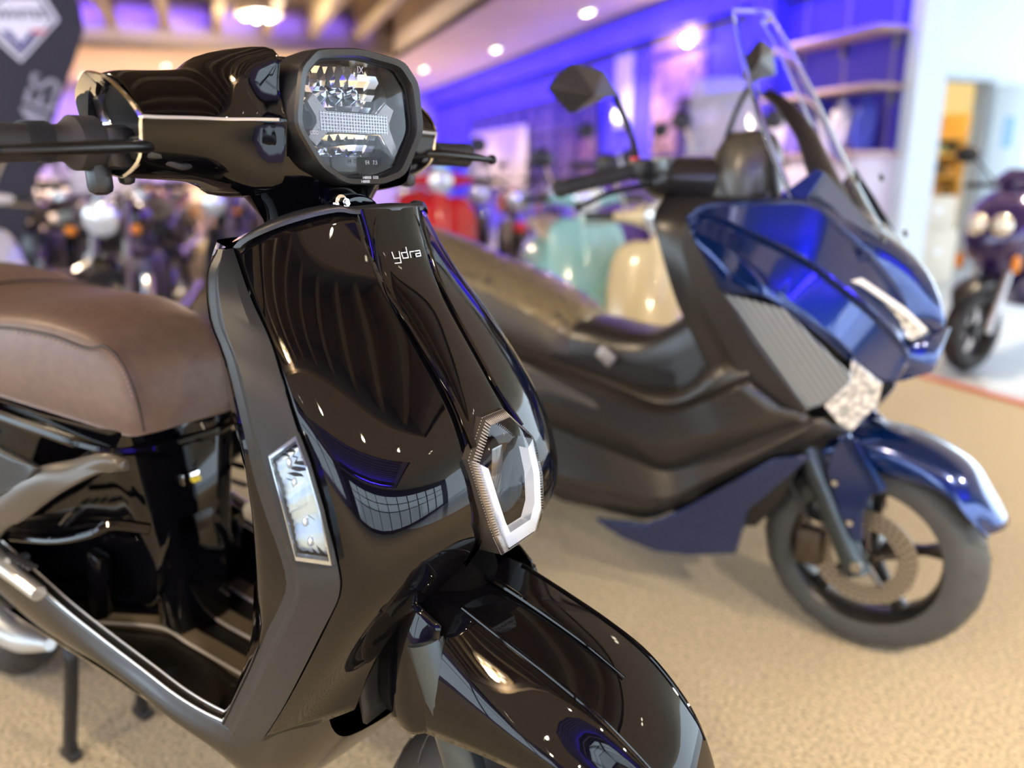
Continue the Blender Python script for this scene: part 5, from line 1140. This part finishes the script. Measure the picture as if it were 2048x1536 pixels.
def retro(x, y, a, label, bodym, group, seatm=None, scr=False, scale=1, hlz=.92, rackm=None):
    e = empty('retro_scooter', (0, 0, 0), 0, label, 'scooter', group); rot_place(e, x, y, a); e.scale = (scale,)*3
    swheel(e, (0, 0, .22), .22, .1, 'front_wheel'); swheel(e, (-1.25, 0, .22), .22, .11, 'rear_wheel')
    def hs_(z, x0, w_, d): return [Vector((x0+d*math.cos(t), w_*math.sin(t), z)) for t in [2*math.pi*k/12 for k in range(12)]]
    MB().loft([oval(.20, .02, .02, .36), oval(.14, .085, .06, .42), oval(.0, .10, .07, .47), oval(-.14, .085, .07, .42), oval(-.20, .05, .05, .38)], 4, 3).build('front_fender', bodym, e)
    # leg shield: wide curved plate
    g = [[Vector((sx+bb*(1-abs(u)**2), u*ww, z)) for u in (-1, -.6, -.2, .2, .6, 1)] for z, sx, ww, bb in ((.90, -.27, .12, .06), (.86, -.25, .19, .07), (.75, -.22, .22, .08), (.6, -.17, .22, .08), (.45, -.13, .21, .07), (.34, -.16, .18, .05))]
    MB().grid(surf(g, 4, 3)).build('leg_shield', bodym, e, solid=.012)
    MB().loft([hs_(.66, -.15, .045, .05), hs_(.80, -.19, .05, .05), hs_(.92, -.23, .045, .05)], 3, 2).build('horn_cover', bodym, e)
    MB().loft([[Vector((-.26+.075*math.cos(t), y_, 1.0+h*math.sin(t))) for t in [2*math.pi*k/10 for k in range(10)]] for y_, h in ((-.20, .022), (-.12, .035), (-.05, .062), (0, .07), (.05, .062), (.12, .035), (.20, .022))], 3, 2).build('handlebar_nacelle', bodym, e)
    h = MB().lathe([(.075, -.03), (.078, 0), (.07, .01)], (-.19, 0, 1.0), (1, 0, 0), 20).build('headlight_ring', CHROME, e)
    MB().lathe([(.0001, .022), (.04, .018), (.07, .004)], (-.19, 0, 1.0), (1, 0, 0), 20).build('headlight_lens', mat('headlamp_glass', (.82, .87, .86), .15, metal=.4, coat=1), h)
    for sg in (-1, 1):
        MB().tube([(-.28, sg*.19, 1.0), (-.31, sg*.34, .995)], .019, 10, 1).build('grip', mat('grip_dark', (.03, .03, .03), .5), e)
        MB().tube([(-.24, sg*.19, .98), (-.22, sg*.33, .965)], .006, 6, 1).build('brake_lever', CHROME, e)
        MB().tube([(-.27, sg*.16, 1.03), (-.24, sg*.22, 1.17)], .006, 6, 1).build('mirror_stem', CHROME, e)
        MB().sphere((-.24, sg*.24, 1.21), .055, 12, 8, (.3, 1, .9)).build('mirror', BPLAST, e)
    MB().bev((-.45, 0, .30), (.55, .36, .05), .02).build('floorboard', mat('bg_floorboard', (.03, .03, .03), .5), e)
    MB().loft([oval(-.62, .10, .10, .52), oval(-.70, .17, .16, .54), oval(-.95, .22, .20, .56), oval(-1.25, .21, .19, .58), oval(-1.5, .12, .12, .62), oval(-1.58, .05, .05, .62)], 4, 3).build('rear_body', bodym, e)
    MB().loft([oval(-.62, .06, .03, .73), oval(-.75, .13, .05, .755), oval(-1.1, .14, .05, .79), oval(-1.42, .11, .04, .82), oval(-1.48, .05, .02, .82)], 4, 3).build('seat', seatm or RUB, e)
    MB().sphere((-1.58, 0, .66), .04, 10, 6, (.4, 1.4, .8)).build('tail_light', mat('tail_red', (.7, .02, .02), .25), e)
    if scr:
        g = [[Vector((-.15-.22*t-.06*abs(u)**2, u*(.22-.05*t), 1.02+.42*t)) for u in (-1, -.5, 0, .5, 1)] for t in (0, .5, 1)]
        w_ = MB().grid(surf(g, 3, 3)).build('windscreen', mat('bg_screen', (.7, .7, .72), .05, alpha=.35), e, solid=.004)
        for sg in (-1, 1): MB().tube([Vector((-.26, sg*.10, 1.0)), Vector((-.2, sg*.14, 1.1))], .006, 6, 1).build('screen_bracket', CHROME, w_)
    return e
def at(x, d, y=355):
    p = EYE+ray(x, y)*d; return p.x, p.y
TEAL = mat('teal_paint', (.30, .60, .58), .22, coat=.8); CREAM = mat('cream_paint', (.86, .74, .42), .25, coat=.8); PURP = mat('purple_paint', (.16, .09, .42), .25, coat=.8)
REDP = mat('red_paint', (.62, .012, .02), .22, coat=.8); BLKP = mat('black_paint', (.012, .012, .014), .15, coat=.8); WHP = mat('white_paint', (.75, .73, .68), .25, coat=.6); BLP = mat('blue_paint', (.01, .06, .55), .25, coat=.6); OLV = mat('olive_paint', (.30, .28, .18), .25, coat=.6)
retro(.42, 3.85, 8, 'pale turquoise retro scooter behind the blue scooter seat', TEAL, None, mat('seat_cream', (.6, .5, .36), .5), scale=.96)
retro(.53, 2.82, -15, 'cream retro scooter right behind the blue scooter', CREAM, None, mat('seat_brown', (.2, .1, .05), .5), scale=.92)
retro(.86, 5.7, 4, 'purple retro scooter between the turquoise and the cream ones', PURP, None, scale=1.15)
retro(-.42, 4.95, 8, 'red retro scooter just left of the turquoise one', REDP, None, scale=1.05)
retro(-.78, 7.0, 8, 'red retro scooter beside the right edge of the black shield', REDP, None, scale=1.05)
moto(.08, 6.9, 6, 'red motorcycle between the two red scooters', REDP, None, BLKP)
retro(1.3, 4.65, -5, 'dark scooter with a clear windscreen rising behind the blue handlebar', BLKP, None, scr=True, scale=1.15)
G1 = 'colourful motorcycles lined up in the middle of the hall'
for x, y, a, lb, m, sc in ((-1.25, 9.6, 6, 'red motorcycle in the second row, farthest left of the red ones', REDP, False), (-.35, 9.6, 6, 'blue motorcycle behind the front red motorcycle', BLP, True), (.55, 9.6, 6, 'black motorcycle behind the turquoise scooter', BLKP, False), (1.45, 9.6, 6, 'red motorcycle far behind the purple scooter', REDP, False)):
    moto(x, y, a, lb, m, G1, BLKP, scr=sc)
G2 = 'dark motorcycles crowded at the left'
x, y = at(185, 4.2); moto(x, y, 10, 'black motorcycle with the large round silver headlight', BLKP, G2, BLKP, scr=True)
for x, y, a, m, lb, sc in ((-4.25, 6.55, 6, OLV, 'olive motorcycle in the second row beside the flag', False), (-3.40, 6.6, 6, BLKP, 'black motorcycle in the second row left of the large silver headlight', False), (-2.52, 6.7, 8, BLKP, 'black motorcycle in the second row nearest the black scooter shield', True),
    (-6.0, 8.9, 5, BLKP, 'black motorcycle leftmost in the third row', False), (-5.1, 8.95, 5, WHP, 'white motorcycle in the third row', True), (-4.2, 9.0, 5, REDP, 'red motorcycle in the third row of the left crowd', False), (-3.3, 9.0, 5, BLKP, 'black motorcycle in the third row right of the red one', True), (-2.4, 9.1, 5, REDP, 'red motorcycle seen under the steering neck', False),
    (-6.2, 11.3, 5, BLKP, 'black motorcycle leftmost in the back row', True), (-5.1, 11.4, 5, BLKP, 'black motorcycle in the middle of the back row', False), (-4.0, 11.5, 5, OLV, 'olive motorcycle in the back row', True), (-2.9, 11.5, 5, WHP, 'white motorcycle rightmost in the back row', False)):
    moto(x, y, a, lb, m, G2, BLKP, scr=sc)
x, y = at(-35, 2.9); p_ = retro(x, y, 60, 'pale cream scooter partly hidden behind the brown seat', WHP, None, mat('seat_cream', (.6, .5, .36), .5))
# display podiums
for px, d, w_, lb in ((330, 13.8, 1.6, 'low tan display podium behind the left motorcycles'), (560, 14.4, 1.2, 'low pale podium behind the steering neck')):
    x, y = at(px, d); e = empty('podium', (x, y, 0), ROOMROT, lb, 'podium'); MB().bev((0, 0, .35), (.6, w_, .7), .02).build('body', mat('podium_tan', (.62, .48, .34), .6), e)
# dark violet scooter at the right edge
R_ = Bike(tuple((on_z(1945, 752, 0)+Vector((.03, .12, 0))).xy), -60)
VIO = mat('violet_black_paint', (.035, .02, .10), .15, coat=1, metal=.3)
kr = empty('violet_scooter', R_.O, R_.rz, 'dark violet sports scooter on grey tiles at the right edge', 'scooter')
wheel(kr, Vector((0, 0, .23)), .23, .11, 'front_wheel', BPLAST, 5, False, None, .4)
MB().loft([oval(.20, .02, .01, .40), oval(.12, .07, .03, .46), oval(0, .075, .04, .49), oval(-.13, .07, .03, .46), oval(-.2, .05, .03, .42)], 4, 3).build('front_fender', BPLAST, kr)
for sg in (-1, 1):
    MB().tube([(0, sg*.085, .23), (-.10, sg*.085, .50), (-.17, sg*.08, .68)], .021, 12, 1).build('fork_leg', STEEL, kr)
    MB().tube([(-.3, sg*.10, 1.0), (-.34, sg*.34, 1.0)], .017, 10, 1).build('grip', RUB, kr)
    MB().tube([(-.30, sg*.16, 1.02), (-.25, sg*.25, 1.14)], .006, 8, 1).build('mirror_stem', BPLAST, kr)
    MB().sphere((-.24, sg*.30, 1.17), .06, 14, 8, (.35, 1.15, .8)).build('mirror', BPLAST, kr)
    MB().sphere((-.05, sg*.15, .60), .03, 10, 8, (.8, .8, 1.6)).build('indicator', mat('amber_lens', (.85, .28, .02), .25), kr)
    MB().sphere((-.02, sg*.065, .80), .060, 16, 10, (.7, .95, 1)).build('headlamp', mat('headlamp_glow', (.9, .85, .7), .12, metal=.6, coat=1), kr)
MB().loft([[Vector((x0+dx*math.cos(t), w_*math.sin(t), z)) for t in [2*math.pi*k/12 for k in range(12)]] for z, x0, dx, w_ in ((.56, -.12, .07, .10), (.66, -.12, .12, .16), (.78, -.15, .14, .19), (.90, -.20, .12, .18), (.98, -.25, .07, .12))], 4, 3).build('front_cowl', VIO, kr)
MB().loft([[Vector((x0+dx*math.cos(t), w_*math.sin(t), z)) for t in [2*math.pi*k/12 for k in range(12)]] for z, x0, dx, w_ in ((.98, -.27, .08, .10), (1.03, -.28, .10, .14), (1.09, -.30, .07, .09))], 4, 3).build('handlebar_cover', VIO, kr)
MB().loft([oval(-.22, .17, .16, .62), oval(-.35, .16, .20, .58), oval(-.45, .14, .10, .42), oval(-.8, .16, .1, .42), oval(-.95, .18, .18, .55), oval(-1.3, .16, .14, .62), oval(-1.6, .06, .05, .74)], 4, 3).build('body', VIO, kr)
MB().loft([oval(-.75, .08, .03, .76), oval(-.9, .13, .05, .79), oval(-1.3, .12, .05, .84), oval(-1.5, .06, .03, .88)], 4, 3).build('seat', RUB, kr)
wheel(kr, Vector((-1.28, 0, .23)), .23, .12, 'rear_wheel', BPLAST, 5, False)
